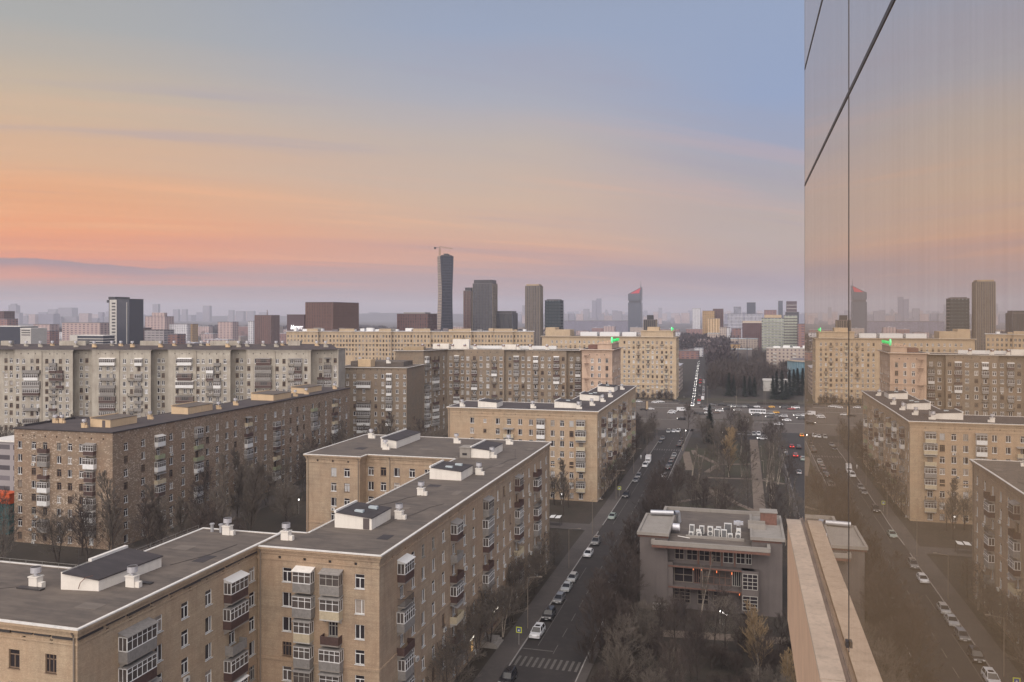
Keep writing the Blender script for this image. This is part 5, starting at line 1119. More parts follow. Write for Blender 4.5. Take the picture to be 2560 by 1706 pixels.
# small place behind S at the left edge
b = Bld('low_building', 'pale blue low building peeping out at the left edge', 'building', (-196, 186)); m = MB(); m.box(-212, -187, 196, 214, 0, 21); b.part('wall', m, ['far_grey']); m = MB(); m.box(-212.4, -186.6, 195.6, 214.4, 21, 21.5); b.part('roof', m, ['coping_metal'])
m = MB(); m.box(-196, -186, 178, 181, 0, 2.6); m.box(-196.2, -185.8, 177.8, 181.2, 2.6, 2.8); g = plain('orange_paint', (.55, .09, .02), .6); tag(link('site_container', m.mesh('site_container', ['orange_paint']), (0, 0, 8)), 'orange site container stacked high at the left edge', 'container')
m = MB(); m.box(-196, -186.2, 178.1, 180.9, 0, 8); plain('teal_paint', (.02, .12, .13), .6); tag(link('site_container', m.mesh('site_container', ['teal_paint'])), 'dark teal stacked container under the orange one at the left edge', 'container')

# ---- the plain of lower blocks: every block a thing, in rows; then the hazy skyline
rr = random.Random(21)
rows = [('just behind the long tan block', 740, (20, 700), 9, 16, 30), ('second row beyond the tan block', 880, (0, 1990), 9, 17, 34), ('third row beyond the tan block', 1060, (0, 2000), 9, 18, 34), ('fourth row beyond the tan block', 1300, (0, 2000), 9, 20, 40), ('in the fifth row, hazier', 1650, (0, 2000), 9, 24, 48), ('in the sixth row, faint', 2100, (0, 2005), 12, 30, 48)]
wl = ['far_cream', 'far_brick', 'far_grey', 'far_pink', 'far_white', 'far_brick', 'far_pink']; nm = {'far_cream': 'cream', 'far_brick': 'brick red', 'far_grey': 'grey', 'far_pink': 'pinkish', 'far_white': 'whitish'}
for desc, t, (pa, pb), h0, h1, n in rows:
    px = pa; k = 0
    while px < pb:
        tt = t*rr.uniform(.95, 1.07); w_ = rr.uniform(16, 60)*2100/tt; 
        if rr.random() < .16 or (1690 < px < 1760 and t < 1200) or (1660 < px < 1990 and t < 1000): px += w_*.6; continue
        k += 1; mt = rr.choice(wl); h_ = rr.uniform(h0, h1); p0, p1 = ad(px, tt), ad(px+w_, tt)
        rt = 'snowy_roof' if rr.random() < .55 else 'dull_roof'; dp = rr.uniform(13, 30)
        o = link('apartment_block', None, (*p0, 0)); tag(o, f'{nm[mt]} {"pale" if rt[0]=="s" else "dark"}-roofed block, {nth(k)} from left, {desc}', 'building', 'low blocks of the plain')
        m = MB(); m.prism(rect(0, p1[0]-p0[0], 0, dp), 0, h_, 0, False); link('wall', m.mesh('wall', [mt]), parent=o)
        m = MB(); m.box(-.3, p1[0]-p0[0]+.3, -.3, dp+.3, h_, h_+.4); q = rr.uniform(2, max(3, (p1[0]-p0[0])-6)); m.box(q, q+4, dp*.3, dp*.6, h_+.4, h_+rr.uniform(1.5, 3)); link('roof', m.mesh('roof', [rt]), parent=o)
        px += w_*rr.uniform(1.02, 1.35)
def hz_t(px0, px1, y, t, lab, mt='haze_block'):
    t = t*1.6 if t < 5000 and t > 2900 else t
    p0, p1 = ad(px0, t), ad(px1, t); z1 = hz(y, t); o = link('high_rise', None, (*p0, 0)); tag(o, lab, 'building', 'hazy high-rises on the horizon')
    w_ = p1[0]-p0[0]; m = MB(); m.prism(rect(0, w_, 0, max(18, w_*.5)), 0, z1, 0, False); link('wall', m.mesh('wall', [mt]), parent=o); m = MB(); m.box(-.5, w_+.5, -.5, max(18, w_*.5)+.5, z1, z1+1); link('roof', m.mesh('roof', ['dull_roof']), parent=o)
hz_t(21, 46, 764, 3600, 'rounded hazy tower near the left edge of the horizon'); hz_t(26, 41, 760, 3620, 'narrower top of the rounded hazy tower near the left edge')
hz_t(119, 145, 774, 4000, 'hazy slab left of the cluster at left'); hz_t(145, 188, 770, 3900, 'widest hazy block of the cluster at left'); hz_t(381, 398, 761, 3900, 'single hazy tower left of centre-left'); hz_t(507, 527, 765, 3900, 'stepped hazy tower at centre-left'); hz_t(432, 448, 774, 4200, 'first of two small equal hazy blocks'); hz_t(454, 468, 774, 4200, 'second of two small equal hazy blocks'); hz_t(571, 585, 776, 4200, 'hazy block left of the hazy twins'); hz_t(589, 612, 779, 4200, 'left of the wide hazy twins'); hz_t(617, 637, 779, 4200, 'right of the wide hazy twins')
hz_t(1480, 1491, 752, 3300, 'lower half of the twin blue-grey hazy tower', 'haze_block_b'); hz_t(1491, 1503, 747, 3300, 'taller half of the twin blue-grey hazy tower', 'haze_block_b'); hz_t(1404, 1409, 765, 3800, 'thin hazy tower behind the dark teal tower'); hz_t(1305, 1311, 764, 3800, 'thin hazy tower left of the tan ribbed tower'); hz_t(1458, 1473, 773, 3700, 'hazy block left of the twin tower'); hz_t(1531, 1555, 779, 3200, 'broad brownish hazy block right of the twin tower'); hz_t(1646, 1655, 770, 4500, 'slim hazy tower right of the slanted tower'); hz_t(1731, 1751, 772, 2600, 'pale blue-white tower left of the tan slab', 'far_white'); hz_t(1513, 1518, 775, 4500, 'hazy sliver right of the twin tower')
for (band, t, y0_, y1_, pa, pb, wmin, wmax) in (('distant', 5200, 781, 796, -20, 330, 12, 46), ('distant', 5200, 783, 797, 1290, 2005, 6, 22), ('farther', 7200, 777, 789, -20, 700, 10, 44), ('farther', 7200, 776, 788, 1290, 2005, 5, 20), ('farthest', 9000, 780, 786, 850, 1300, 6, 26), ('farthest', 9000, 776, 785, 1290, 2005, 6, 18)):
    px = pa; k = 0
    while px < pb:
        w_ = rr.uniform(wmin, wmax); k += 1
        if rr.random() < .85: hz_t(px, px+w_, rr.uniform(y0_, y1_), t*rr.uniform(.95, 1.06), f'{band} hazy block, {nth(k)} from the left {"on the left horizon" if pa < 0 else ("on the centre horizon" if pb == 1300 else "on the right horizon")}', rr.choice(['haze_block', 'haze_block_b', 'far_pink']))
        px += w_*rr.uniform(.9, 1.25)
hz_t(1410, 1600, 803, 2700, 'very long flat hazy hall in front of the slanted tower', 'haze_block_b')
# ================================================================ trees (bare, early spring)
def bare(seed, H_=15., spread=.42, n1=15, up=.55, dens=1.0, stem=.2, start=.25, twig=.030, fine=True, multi=1):
    r = random.Random(seed); tr = MB(); cr = MB()
    def limb(p, d_, ln, rad, lvl, mb):
        n = 3 if lvl < 2 else 2; q = Vector(p); dd = Vector(d_).normalized(); pts = [q.copy()]
        for i in range(n):
            dd = (dd+Vector((r.uniform(-1, 1), r.uniform(-1, 1), r.uniform(-.3, .8)))*(.16 if lvl < 2 else .22)).normalized(); q2 = q+dd*ln/n
            ra, rb = rad*(1-i/n*.75), rad*(1-(i+1)/n*.75); mb.tube(q, q2, max(ra, .012), max(rb, .010), 5 if lvl == 0 else 3); q = q2; pts.append(q.copy())
        if lvl >= 3: return
        k = {0: n1, 1: 8, 2: 6}[lvl] if fine else {0: n1, 1: 5, 2: 4}[lvl]; k = max(2, int(k*dens))
        for j in range(k):
            f = (start+(1-start)*(j+.5)/k) if lvl == 0 else (.25+.75*(j+.6)/k)
            s_ = f*n; i = min(n-1, int(s_)); b0 = pts[i].lerp(pts[i+1], s_-i); ax = (pts[i+1]-pts[i]).normalized()
            a = r.uniform(0, 6.283) if lvl else j*2.4+r.uniform(-.4, .4); side = ax.orthogonal().normalized(); side = Matrix.Rotation(a, 3, ax) @ side
            nd = (side*(1-up)+ax*up+Vector((0, 0, .18))).normalized()
            if lvl == 0: l2 = H_*spread*(1-.62*f)*r.uniform(.75, 1.2)
            else: l2 = ln*r.uniform(.38, .62)
            limb(b0, nd, l2, max(twig*.9, rad*(.42 if lvl == 0 else .5)*(1-f*.4)), lvl+1, cr)
        if lvl: 
            for j in range(2): limb(pts[-1], (dd+Vector((r.uniform(-.6, .6), r.uniform(-.6, .6), r.uniform(-.1, .6)))), ln*.4, twig, min(3, lvl+1), cr)
    for s_ in range(multi):
        a = r.uniform(0, 6.28); limb((math.cos(a)*.15*(multi > 1), math.sin(a)*.15*(multi > 1), -.1), (r.uniform(-.05, .05)+.16*math.cos(a)*(multi > 1), r.uniform(-.05, .05)+.16*math.sin(a)*(multi > 1), 1), H_*(.95 if s_ == 0 else .8), stem, 0, tr)
    return tr, cr
def birch(seed): return bare(seed, 13, .20, 16, .62, 1, .11, .3, .022)
KIND = {}
def mk(key, fn, bk, tw):
    tr, cr = fn; KIND[key] = (tr.mesh('trunk', [bk]), cr.mesh('crown', [tw]))
    j = MB(); j.add(tr.v, tr.f, 0); j.add(cr.v, cr.f, 1); KIND[key+'1'] = j.mesh('bare_tree', [bk, tw])
for i in range(4): mk('linden%d' % i, bare(10+i, 14, .40, 16, .50, 1., .2, .20, .034), 'bark', 'twig_brown')
for i in range(3): mk('maple%d' % i, bare(30+i, 12, .50, 13, .42, 1.1, .2, .22, .036, multi=1+i % 2), 'bark', 'twig_grey')
for i in range(2): mk('gold%d' % i, bare(40+i, 14, .30, 24, .62, 1.1, .16, .12, .032), 'bark_pale', 'twig_gold')
for i in range(2): mk('poplar%d' % i, bare(50+i, 20, .24, 22, .66, 1., .28, .15, .055), 'bark', 'twig_grey')
for i in range(2): mk('birch%d' % i, bare(60+i, 14, .17, 14, .66, .8, .14, .3, .032, multi=2), 'bark_pale', 'twig_grey')
for i in range(2): mk('bush%d' % i, bare(70+i, 3.2, .55, 12, .5, .9, .05, .05, .02, False, multi=3), 'bark', 'twig_brown')
def spruce(seed, H_=16):
    r = random.Random(seed); t = MB(); t.tube((0, 0, 0), (0, 0, H_*.97), .2, .03, 6); c = MB()
    z = H_*.08
    while z < H_:
        R0 = (1-z/H_)**.85*H_*.25+.2
        for k in range(9):
            a = r.uniform(0, 6.283); l = R0*r.uniform(.7, 1.15); dz = -l*.28
            for q in range(4):
                f = (q+.6)/4; x, y, zz = math.cos(a)*l*f, math.sin(a)*l*f, z+dz*f; w_ = .22+.3*(1-f); pa = (-math.sin(a)*w_, math.cos(a)*w_)
                c.add([(x-pa[0]*1.5, y-pa[1]*1.5, zz-.22+r.uniform(-.1, .1)), (x+math.cos(a)*.6, y+math.sin(a)*.6, zz-.1), (x+pa[0]*1.5, y+pa[1]*1.5, zz-.22+r.uniform(-.1, .1)), (x-math.cos(a)*.3, y-math.sin(a)*.3, zz+.22)], [(0, 1, 2, 3)])
        z += H_*.028
    return t, c
for i in range(2): mk('spruce%d' % i, spruce(80+i), 'bark', 'needle')
TR = random.Random(99)
CLUSTER = {}
def tree(kinds, x, y, where, s_=1., split=True, group=None, lab=None):
    CLUSTER.setdefault(where, []).append((kinds, x, y, s_, split, lab))
ADJ = {'linden': 'bare brown tree', 'maple': 'bare grey tree', 'gold': 'golden twigged tree', 'poplar': 'tall bare poplar', 'birch': 'pale stemmed birch', 'bush': 'low bare bush', 'spruce': 'dark evergreen spruce'}
NMS = {'linden': 'bare_tree', 'maple': 'bare_tree', 'gold': 'bare_tree', 'poplar': 'poplar_tree', 'birch': 'birch_tree', 'bush': 'bare_bush', 'spruce': 'spruce_tree'}
def grow():
    for where, L in CLUSTER.items():
        cnt = {}; L.sort(key=lambda q: q[2])
        for (kk, x, y, s_, split, lab) in L:
            cnt[kk] = cnt.get(kk, 0)+1; var = [k for k in KIND if k.startswith(kk) and not (k[len(kk):] and len(k) > len(kk)+1)]
            k = TR.choice(var); rz = TR.uniform(0, 6.28); sc3 = (s_*TR.uniform(.9, 1.1), s_*TR.uniform(.9, 1.1), s_*TR.uniform(.92, 1.08))
            tot = sum(1 for q in L if q[0] == kk)
            label = lab or (f'{ADJ[kk]} {where}' if tot == 1 else f'{ADJ[kk]} {where}, {nth(cnt[kk])} from near end')
            nm = NMS[kk]; cat = 'bush' if kk == 'bush' else 'tree'
            if split:
                o = link(nm, None, (x, y, 0), rz, sc_=sc3); link('trunk', KIND[k][0], parent=o); link('crown', KIND[k][1], parent=o)
            else: o = link(nm, KIND[k+'1'], (x, y, 0), rz, sc_=sc3)
            tag(o, label, cat, ('bushes ' if kk == 'bush' else 'trees ')+where)
def scatter(kinds, n, x0, x1, y0, y1, where, smin=.8, smax=1.2, split=True, avoid=None, mind=3.2):
    pts = []; tries = 0
    while len(pts) < n and tries < 4000:
        tries += 1; x, y = TR.uniform(x0, x1), TR.uniform(y0, y1)
        if avoid and avoid(x, y): continue
        if any((x-a)**2+(y-b_)**2 < mind**2 for a, b_ in pts): continue
        pts.append((x, y)); tree(TR.choice(kinds), x, y, where, TR.uniform(smin, smax), split)
scatter(['maple', 'maple', 'linden', 'poplar'], 50, -145, -112, 150, 300, 'in the yard beside the speckled building', .85, 1.15, mind=4)
scatter(['linden', 'maple'], 14, -112, -96, 112, 160, 'in the yard behind the near brick blocks', .8, 1.1)
scatter(['linden', 'maple'], 12, -186, -151, 138, 168, 'in front of the short speckled wall at left', .9, 1.15, mind=4)
scatter(['linden', 'maple'], 8, -128, -96, 84, 150, 'between the near flat roof and the speckled building', .85, 1.05, mind=5)
scatter(['poplar', 'linden', 'maple'], 34, -285, -168, 236, 315, 'in front of the cream apartment block', .9, 1.12, False, mind=5, avoid=lambda x, y: y > 318+(x+165)*.27-14)
scatter(['maple', 'linden'], 12, -185, -165, 200, 240, 'behind the speckled building corner', .9, 1.2, False, mind=4)
scatter(['linden', 'maple'], 20, -143, -98, 232, 330, 'in the yard below the drab brick blocks', .85, 1.15, False, mind=4.5)
scatter(['poplar', 'maple', 'linden'], 12, -88, -49, 204, 252, 'in the yard before the orange brick front', .65, .95, avoid=lambda x, y: 220 < y < 231, mind=4)
scatter(['maple', 'birch', 'maple'], 14, -42.6, -41.4, 112, 193, 'in the narrow bed along the long brick block', .55, .85, mind=4.5)
scatter(['maple', 'linden'], 12, -42.3, -41.2, 260, 348, 'in the bed along the orange brick block', .45, .7, mind=5)
scatter(['linden', 'linden', 'linden'], 32, -24.4, -19.5, 128, 268, 'in the verge beside the street', .62, .95, mind=3.2)
scatter(['linden', 'linden', 'maple'], 38, -19.5, 14, 119, 163, 'in front of the low grey building', .42, .78, mind=3.6, avoid=lambda x, y: abs(y-155) < 2 or (y > 158 and x > -16))
scatter(['bush'], 50, -19, 14, 119, 151, 'in front of the low grey building', .7, 1.3, mind=1.6)
scatter(['bush'], 16, -24.5, -20, 120, 200, 'in the verge beside the street', .7, 1.4, mind=1.8)
scatter(['linden', 'maple', 'linden'], 8, 8.5, 15, 130, 200, 'right of the low grey building', .6, .9, mind=4)
tree('birch', -7.9, 164.2, 'before the low grey building front', .85, lab='white stemmed forked birch before the middle of the low grey building')
tree('gold', 2.4, 138.3, 'by the parapet', .9, lab='large golden twigged tree near the bottom right, beside the beige parapet')
tree('gold', 6.9, 131, 'by the parapet', .6, lab='smaller golden twigged tree half hidden by the beige parapet')
for i, (x, y, k, s_) in enumerate([(-4.8, 309, 'gold', 1.15), (-6.5, 332, 'birch', .85), (-24.6, 362, 'birch', .85), (-26.3, 425.5, 'linden', 1.0), (-14.2, 389, 'spruce', .95), (-15.8, 427, 'spruce', .85), (-1.6, 425.6, 'spruce', .6), (1.2, 400, 'maple', 1.05), (-5.5, 415, 'linden', .9), (15.4, 384, 'linden', .95), (11.6, 300, 'birch', 1.05), (10.3, 306, 'birch', .9), (9.7, 270, 'birch', .8)]): tree(k, x, y, 'in the park at a path edge', s_)
scatter(['linden', 'maple', 'birch', 'maple'], 38, -23, 2.4, 200, 402, 'in the long park strip', .62, .95, True, mind=4.2, avoid=lambda x, y: (318 < y < 362 and -22 < x < -12) or (x < -17 and y > 340))
scatter(['linden', 'maple', 'birch'], 20, 7.4, 14.4, 215, 400, 'between the park path and the right street', .6, .95, True, mind=4.5)
scatter(['maple', 'linden'], 9, -60, -44, 356, 402, 'behind the orange brick block', .6, .9, False, mind=4)
scatter(['linden', 'maple'], 8, -44, -39.2, 372, 402, 'at the street corner lawn', .5, .8, False, mind=3.5)
scatter(['bush'], 14, -80, -46, 571, 581, 'at the foot of the ochre corner block', 1.2, 2., False, mind=3)
sp = [(-9.5, 613), (-6.2, 616), (1.2, 612), (4.8, 618), (8, 616), (19.8, 600), (22.4, 606), (25.6, 598), (28.4, 604), (31.2, 612), (35, 630), (38.2, 640), (41.5, 636), (45, 632)]
for (x, y) in sp: tree('spruce', x, y, 'on the lawn beyond the avenue', TR.uniform(.85, 1.3), False)
grow()
# bare wood beyond the avenue: reads as one mass
def wood(name, pts, seed, hmin, hmax, mat, n=110, tw=.16):
    r = random.Random(seed); base = []
    for v_ in range(5):
        m = MB()
        for i in range(n):
            a = r.uniform(0, 6.28); rad = 1.0*math.sqrt(r.random()); z = r.uniform(.25, .92); rad *= math.sin(math.pi*min(1, (z-.1)/.95))**.7*.42
            x, y = rad*math.cos(a), rad*math.sin(a); l = r.uniform(.06, .16); dx, dy = math.cos(a)*l*.7+r.uniform(-.04, .04), math.sin(a)*l*.7+r.uniform(-.04, .04); w_ = tw/14
            b_ = a+1.57+r.uniform(-.8, .8); px, py = math.cos(b_)*w_, math.sin(b_)*w_
            m.add([(x-px, y-py, z-.03), (x+px, y+py, z-.03), (x+dx, y+dy, z+l)], [(0, 1, 2)])
        m.tube((0, 0, 0), (0, 0, .6), .012, .006, 3); base.append(m)
    M_ = MB()
    for (x, y) in pts:
        m = r.choice(base); h = r.uniform(hmin, hmax); a = r.uniform(0, 6.28); ca, sa = math.cos(a)*h, math.sin(a)*h
        o = len(M_.v); M_.v.extend([(x+p[0]*ca-p[1]*sa, y+p[0]*sa+p[1]*ca, p[2]*h) for p in m.v]); M_.f.extend([tuple(o+i for i in f) for f in m.f])
    M_.m = [0]*len(M_.f); o = link(name, M_.mesh(name, [mat])); o['kind'] = 'stuff'; return o
r = random.Random(4); pts = []
while len(pts) < 420:
    t = r.uniform(600, 1080); px = r.uniform(1775, 1995); x, y = ad(px, t)
    if y < 622 or (x > 12 and y < 690): continue
    pts.append((x, y))
o = wood('bare_wood', pts, 3, 12, 19, 'twig_brown', 150); tag(o, 'dense brown bare wood filling the park beyond the avenue', 'wood')
pts = []
while len(pts) < 900:
    t = r.uniform(760, 2600); px = r.uniform(-20, 2010)
    if 1700 < px < 1772 and t < 1300: continue
    pts.append(ad(px, t))
o = wood('bare_wood', pts, 5, 9, 17, 'twig_grey', 46, .4); tag(o, 'scattered bare trees between the low blocks of the plain', 'wood')
pts = []
for (pa, pb, ta, tb, n) in ((1700, 1830, 1270, 1600, 200), (1785, 1840, 1000, 1270, 150), (480, 960, 2200, 2700, 900), (-20, 420, 1900, 2400, 500), (1780, 1830, 800, 950, 40), (860, 1100, 1900, 2500, 300), (1200, 1360, 1900, 2500, 220), (1500, 1560, 700, 760, 20)):
    for i in range(n): pts.append(ad(r.uniform(pa, pb), r.uniform(ta, tb)))
o = wood('far_woods', pts, 6, 16, 26, 'far_wood', 34, .9); tag(o, 'dark belt of woods lying across the hazy plain', 'wood')
# hedge along the avenue
m = MB(); r = random.Random(8)
for i in range(900):
    x = r.uniform(9, 34); y = 562+r.uniform(0, 2.2)+(x-9)*.05; a = r.uniform(0, 6.28); z = r.uniform(.1, 1.5); m.add([(x, y, z), (x+math.cos(a)*.4, y+math.sin(a)*.4, z+.1), (x, y, z+.45)], [(0, 1, 2)])
for i in range(1500):
    x = r.uniform(-110, -45); y = 577+r.uniform(0, 2.); a = r.uniform(0, 6.28); z = r.uniform(.1, 1.4); m.add([(x, y, z), (x+math.cos(a)*.4, y+math.sin(a)*.4, z+.1), (x, y, z+.45)], [(0, 1, 2)])
o = link('hedge', m.mesh('hedge', ['twig_brown'])); tag(o, 'low trimmed hedges along the far side of the avenue', 'hedge', kind='stuff')

# ================================================================ cars
PAINT = {'white': (.72, .73, .76), 'silver': (.38, .39, .40), 'grey': (.16, .16, .165), 'black': (.018, .017, .02), 'dark blue': (.03, .035, .06), 'red': (.32, .03, .03), 'yellow': (.72, .38, .04), 'brown': (.10, .06, .045), 'pale green': (.30, .36, .33)}
for k, c in PAINT.items():
    g = plain('paint_'+k.replace(' ', '_'), c, .28); g.b.inputs['Coat Weight'].default_value = .6
plain('car_glass', (.02, .02, .024), .05); plain('lamp_off', (.6, .6, .6), .1); plain('tail_off', (.25, .02, .02), .3)
PROF = {  # length, width, side outline of the lower body, cabin outline (x along, z up)
 'sedan': (4.6, 1.8, [(-2.3, .35), (-2.3, .75), (-2.15, .93), (-1.35, .98), (1.0, .95), (2.0, .80), (2.28, .62), (2.3, .35)], [(-1.75, .95), (-1.05, 1.43), (.25, 1.45), (1.15, .93)]),
 'suv': (4.7, 1.9, [(-2.35, .4), (-2.35, .95), (-2.25, 1.1), (1.05, 1.08), (2.1, .98), (2.33, .75), (2.35, .4)], [(-2.25, 1.08), (-1.95, 1.70), (.35, 1.72), (1.2, 1.06)]),
 'hatchback': (4.1, 1.75, [(-2.0, .35), (-2.03, .8), (-1.95, 1.0), (1.0, .95), (1.8, .82), (2.03, .62), (2.05, .35)], [(-1.95, .98), (-1.6, 1.48), (.3, 1.5), (1.15, .93)]),
 'van': (5.6, 2.0, [(-2.8, .4), (-2.8, 2.3), (-2.7, 2.45), (1.2, 2.45), (1.75, 2.2), (2.2, 1.35), (2.75, 1.1), (2.8, .4)], None),
 'bus': (9.5, 2.5, [(-4.7, .4), (-4.75, 2.8), (-4.6, 2.95), (4.5, 2.95), (4.72, 2.6), (4.75, .4)], None),
 'truck': (6.2, 2.1, [(-3.1, .7), (-3.1, 2.9), (.9, 2.9), (.9, .7)], None)}
def car_parts(kind, paint):
    L, Wd, body, cab = PROF[kind]; parts = {}; hw = Wd/2
    def ext(mb, pf, w0, w1=None, m=0):
        n = len(pf); w1 = w1 or w0; zs_ = [p[1] for p in pf]; zl, zh = min(zs_), max(zs_); ww = lambda z: w0+(w1-w0)*(z-zl)/max(.01, zh-zl)
        vs = [(x, -ww(z), z) for x, z in pf]+[(x, ww(z), z) for x, z in pf]
        mb.add(vs, [(i, (i+1) % n, n+(i+1) % n, n+i) for i in range(n)]+[tuple(range(n-1, -1, -1)), tuple(range(n, 2*n))], m)
    b = MB(); g = MB()
    ext(b, body, hw, hw*.95)
    if cab:
        ext(g, cab, hw*.90, hw*.72)
        x0, x1 = cab[1][0], cab[2][0]; zt = cab[1][1]; b.add([(x0-.08, -hw*.73, zt+.0), (x1+.08, -hw*.73, zt+.0), (x1+.08, hw*.73, zt), (x0-.08, hw*.73, zt), (x0, -hw*.66, zt+.05), (x1, -hw*.66, zt+.05), (x1, hw*.66, zt+.05), (x0, hw*.66, zt+.05)], [(0, 3, 2, 1), (4, 5, 6, 7), (0, 1, 5, 4), (1, 2, 6, 5), (2, 3, 7, 6), (3, 0, 4, 7)])
        for sx in (-1, 1):
            for (xa, za), (xb, zb_) in ((cab[0], cab[1]), (cab[3], cab[2])): b.tube((xa, sx*hw*.9, za), (xb, sx*hw*.72, zb_), .05, .05, 4)
            xm = (cab[0][0]+cab[3][0])/2; b.tube((xm, sx*hw*.9, cab[0][1]), (xm, sx*hw*.725, zt), .045, .045, 4)
            b.box(cab[3][0]-.35, cab[3][0]-.15, sx*hw*1.0-.09, sx*hw*1.0+.09, .95, 1.08)
        if kind == 'suv': g.box(-.7, .1, -.42, .42, zt+.05, zt+.058)
    elif kind == 'van': g.add([(1.78, -hw*.88, 2.16), (2.22, -hw*.9, 1.38), (2.22, hw*.9, 1.38), (1.78, hw*.88, 2.16)], [(0, 1, 2, 3)]); g.box(.8, 1.75, -hw-.01, -hw*.94, 1.4, 2.0); g.box(.8, 1.75, hw*.94, hw+.01, 1.4, 2.0); g.box(-.2, .5, -hw-.01, -hw*.94, 1.45, 2.0)
    elif kind == 'bus':
        for k in range(6):
            for sx in (-1, 1): g.box(-4.4+k*1.4, -3.2+k*1.4, min(sx*hw*.96, sx*(hw+.01)), max(sx*hw*.96, sx*(hw+.01)), 1.5, 2.4)
        g.box(4.65, 4.78, -hw*.85, hw*.85, 1.3, 2.5)
    elif kind == 'truck': ext(b, [(1.0, .5), (1.0, 1.9), (1.35, 2.0), (1.9, 1.95), (2.4, 1.25), (3.05, 1.1), (3.1, .5)], hw*.9, hw*.82); g.add([(1.95, -hw*.75, 1.88), (2.4, -hw*.8, 1.3), (2.4, hw*.8, 1.3), (1.95, hw*.75, 1.88)], [(0, 1, 2, 3)]); g.box(1.15, 1.8, -hw*.88, -hw*.8, 1.3, 1.8); g.box(1.15, 1.8, hw*.8, hw*.88, 1.3, 1.8); b.box(-3.1, 3, -.5, .5, .5, .7)
    wh = []
    wr = .33 if kind in ('sedan', 'hatchback') else .38
    for x in (-L*.31, L*.31):
        for sy in (-1, 1):
            m = MB(); m.T = Matrix.Translation((x, sy*(hw-.10), wr)) @ Matrix.Rotation(math.pi/2, 4, 'X'); m.cyl((0, 0), wr, wr, -.11, .11, 14, 0); m.cyl((0, 0), wr*.6, wr*.6, -.125, .125, 10, 1); m.T = None; wh.append(m)
    hl = []; zh = {'sedan': .66, 'suv': .82, 'hatchback': .68, 'van': 1.0, 'bus': .8, 'truck': .85}[kind]
    for sy in (-1, 1): m = MB(); y = sy*hw*.72; m.box(L/2-.14, L/2+.02, y-.2, y+.2, zh-.08, zh+.09); hl.append(m)
    tl = []
    for sy in (-1, 1): m = MB(); y = sy*hw*.78; m.box(-L/2-.02, -L/2+.06, y-.14, y+.14, zh, zh+.22); tl.append(m)
    pl = MB(); pl.box(-L/2-.025, -L/2-.005, -.26, .26, zh-.15, zh-.03); pl.box(L/2+.005, L/2+.022, -.26, .26, zh-.32, zh-.2)
    return b, g, wh, hl, tl, pl
CARC = {}
def car(kind, paint, x, y, heading, label, group, lit=None, split=False):
    k = (kind, paint, lit, split); pm = 'paint_'+paint.replace(' ', '_'); z = .02; hlm = 'headlamp' if lit in ('front', 'both') else 'lamp_off'; tlm = 'tail_red' if lit in ('rear', 'both') else 'tail_off'
    if k not in CARC:
        b, g, wh, hl, tl, pl = car_parts(kind, paint)
        if split: CARC[k] = [('body', b.mesh('body', [pm]))]+[('window_glass', g.mesh('window_glass', ['car_glass']))]+[('wheel', m.mesh('wheel', ['tyre', 'rim'])) for m in wh]+[('headlight', m.mesh('headlight', [hlm])) for m in hl]+[('taillight', m.mesh('taillight', [tlm])) for m in tl]+[('number_plate', pl.mesh('number_plate', ['white_frame']))]
        else:
            m = MB(); m.add(b.v, b.f, 0); m.add(g.v, g.f, 1)
            for w_ in wh: m.add(w_.v, w_.f, 2)
            for h_ in hl: m.add(h_.v, h_.f, 3)
            for t_ in tl: m.add(t_.v, t_.f, 4)
            CARC[k] = m.mesh('car', [pm, 'car_glass', 'tyre', hlm, tlm])
    nm = {'bus': 'minibus', 'van': 'van', 'truck': 'delivery_truck'}.get(kind, 'parked_car' if 'park' in group else 'car')
    if split:
        o = link(nm, None, (x, y, z), math.radians(heading))
        for n_, me in CARC[k]: link(n_, me, parent=o)
    else: o = link(nm, CARC[k], (x, y, z), math.radians(heading))
    return tag(o, label, {'bus': 'bus', 'van': 'van', 'truck': 'truck'}.get(kind, 'car'), group)
# left kerb of the street, near to far (facing the camera: heading -90)
LK = [('suv', 'black', 127.5), ('suv', 'white', 147.3), ('suv', 'black', 156.5), ('hatchback', 'grey', 166), ('sedan', 'silver', 173.5), ('hatchback', 'silver', 179.8), ('hatchback', 'white', 199.2), ('suv', 'grey', 210), ('sedan', 'pale green', 237.6), ('suv', 'black', 266.5), ('sedan', 'grey', 292), ('hatchback', 'grey', 299.5), ('suv', 'white', 321), ('truck', 'white', 329.5), ('sedan', 'black', 383), ('sedan', 'grey', 394)]
for i, (k, p, y) in enumerate(LK):
    car(k, p, -35.7 if k != 'truck' else -35.5, y, -90+R_.uniform(-1.5, 1.5), f'{p} {k} parked at the left kerb of the street, {nth(i+1)} from near end', 'vehicles parked at the left kerb', split=True)
RK = [('sedan', 'black', 181), ('hatchback', 'white', 279), ('sedan', 'silver', 285.5), ('hatchback', 'black', 292.5), ('suv', 'white', 302), ('suv', 'black', 318), ('sedan', 'black', 326), ('sedan', 'grey', 334), ('hatchback', 'grey', 341), ('sedan', 'silver', 347.5), ('suv', 'black', 374), ('sedan', 'grey', 382), ('hatchback', 'black', 390)]
for i, (k, p, y) in enumerate(RK):
    car(k, p, -26.9, y, 90 if i % 3 else -90, f'{p} {k} parked at the right kerb of the street, {nth(i+1)} from near end', 'cars parked at the right kerb', split=i < 6)
zs = lambda x, y: at(1560+x/5.115, 960+y/5.115)
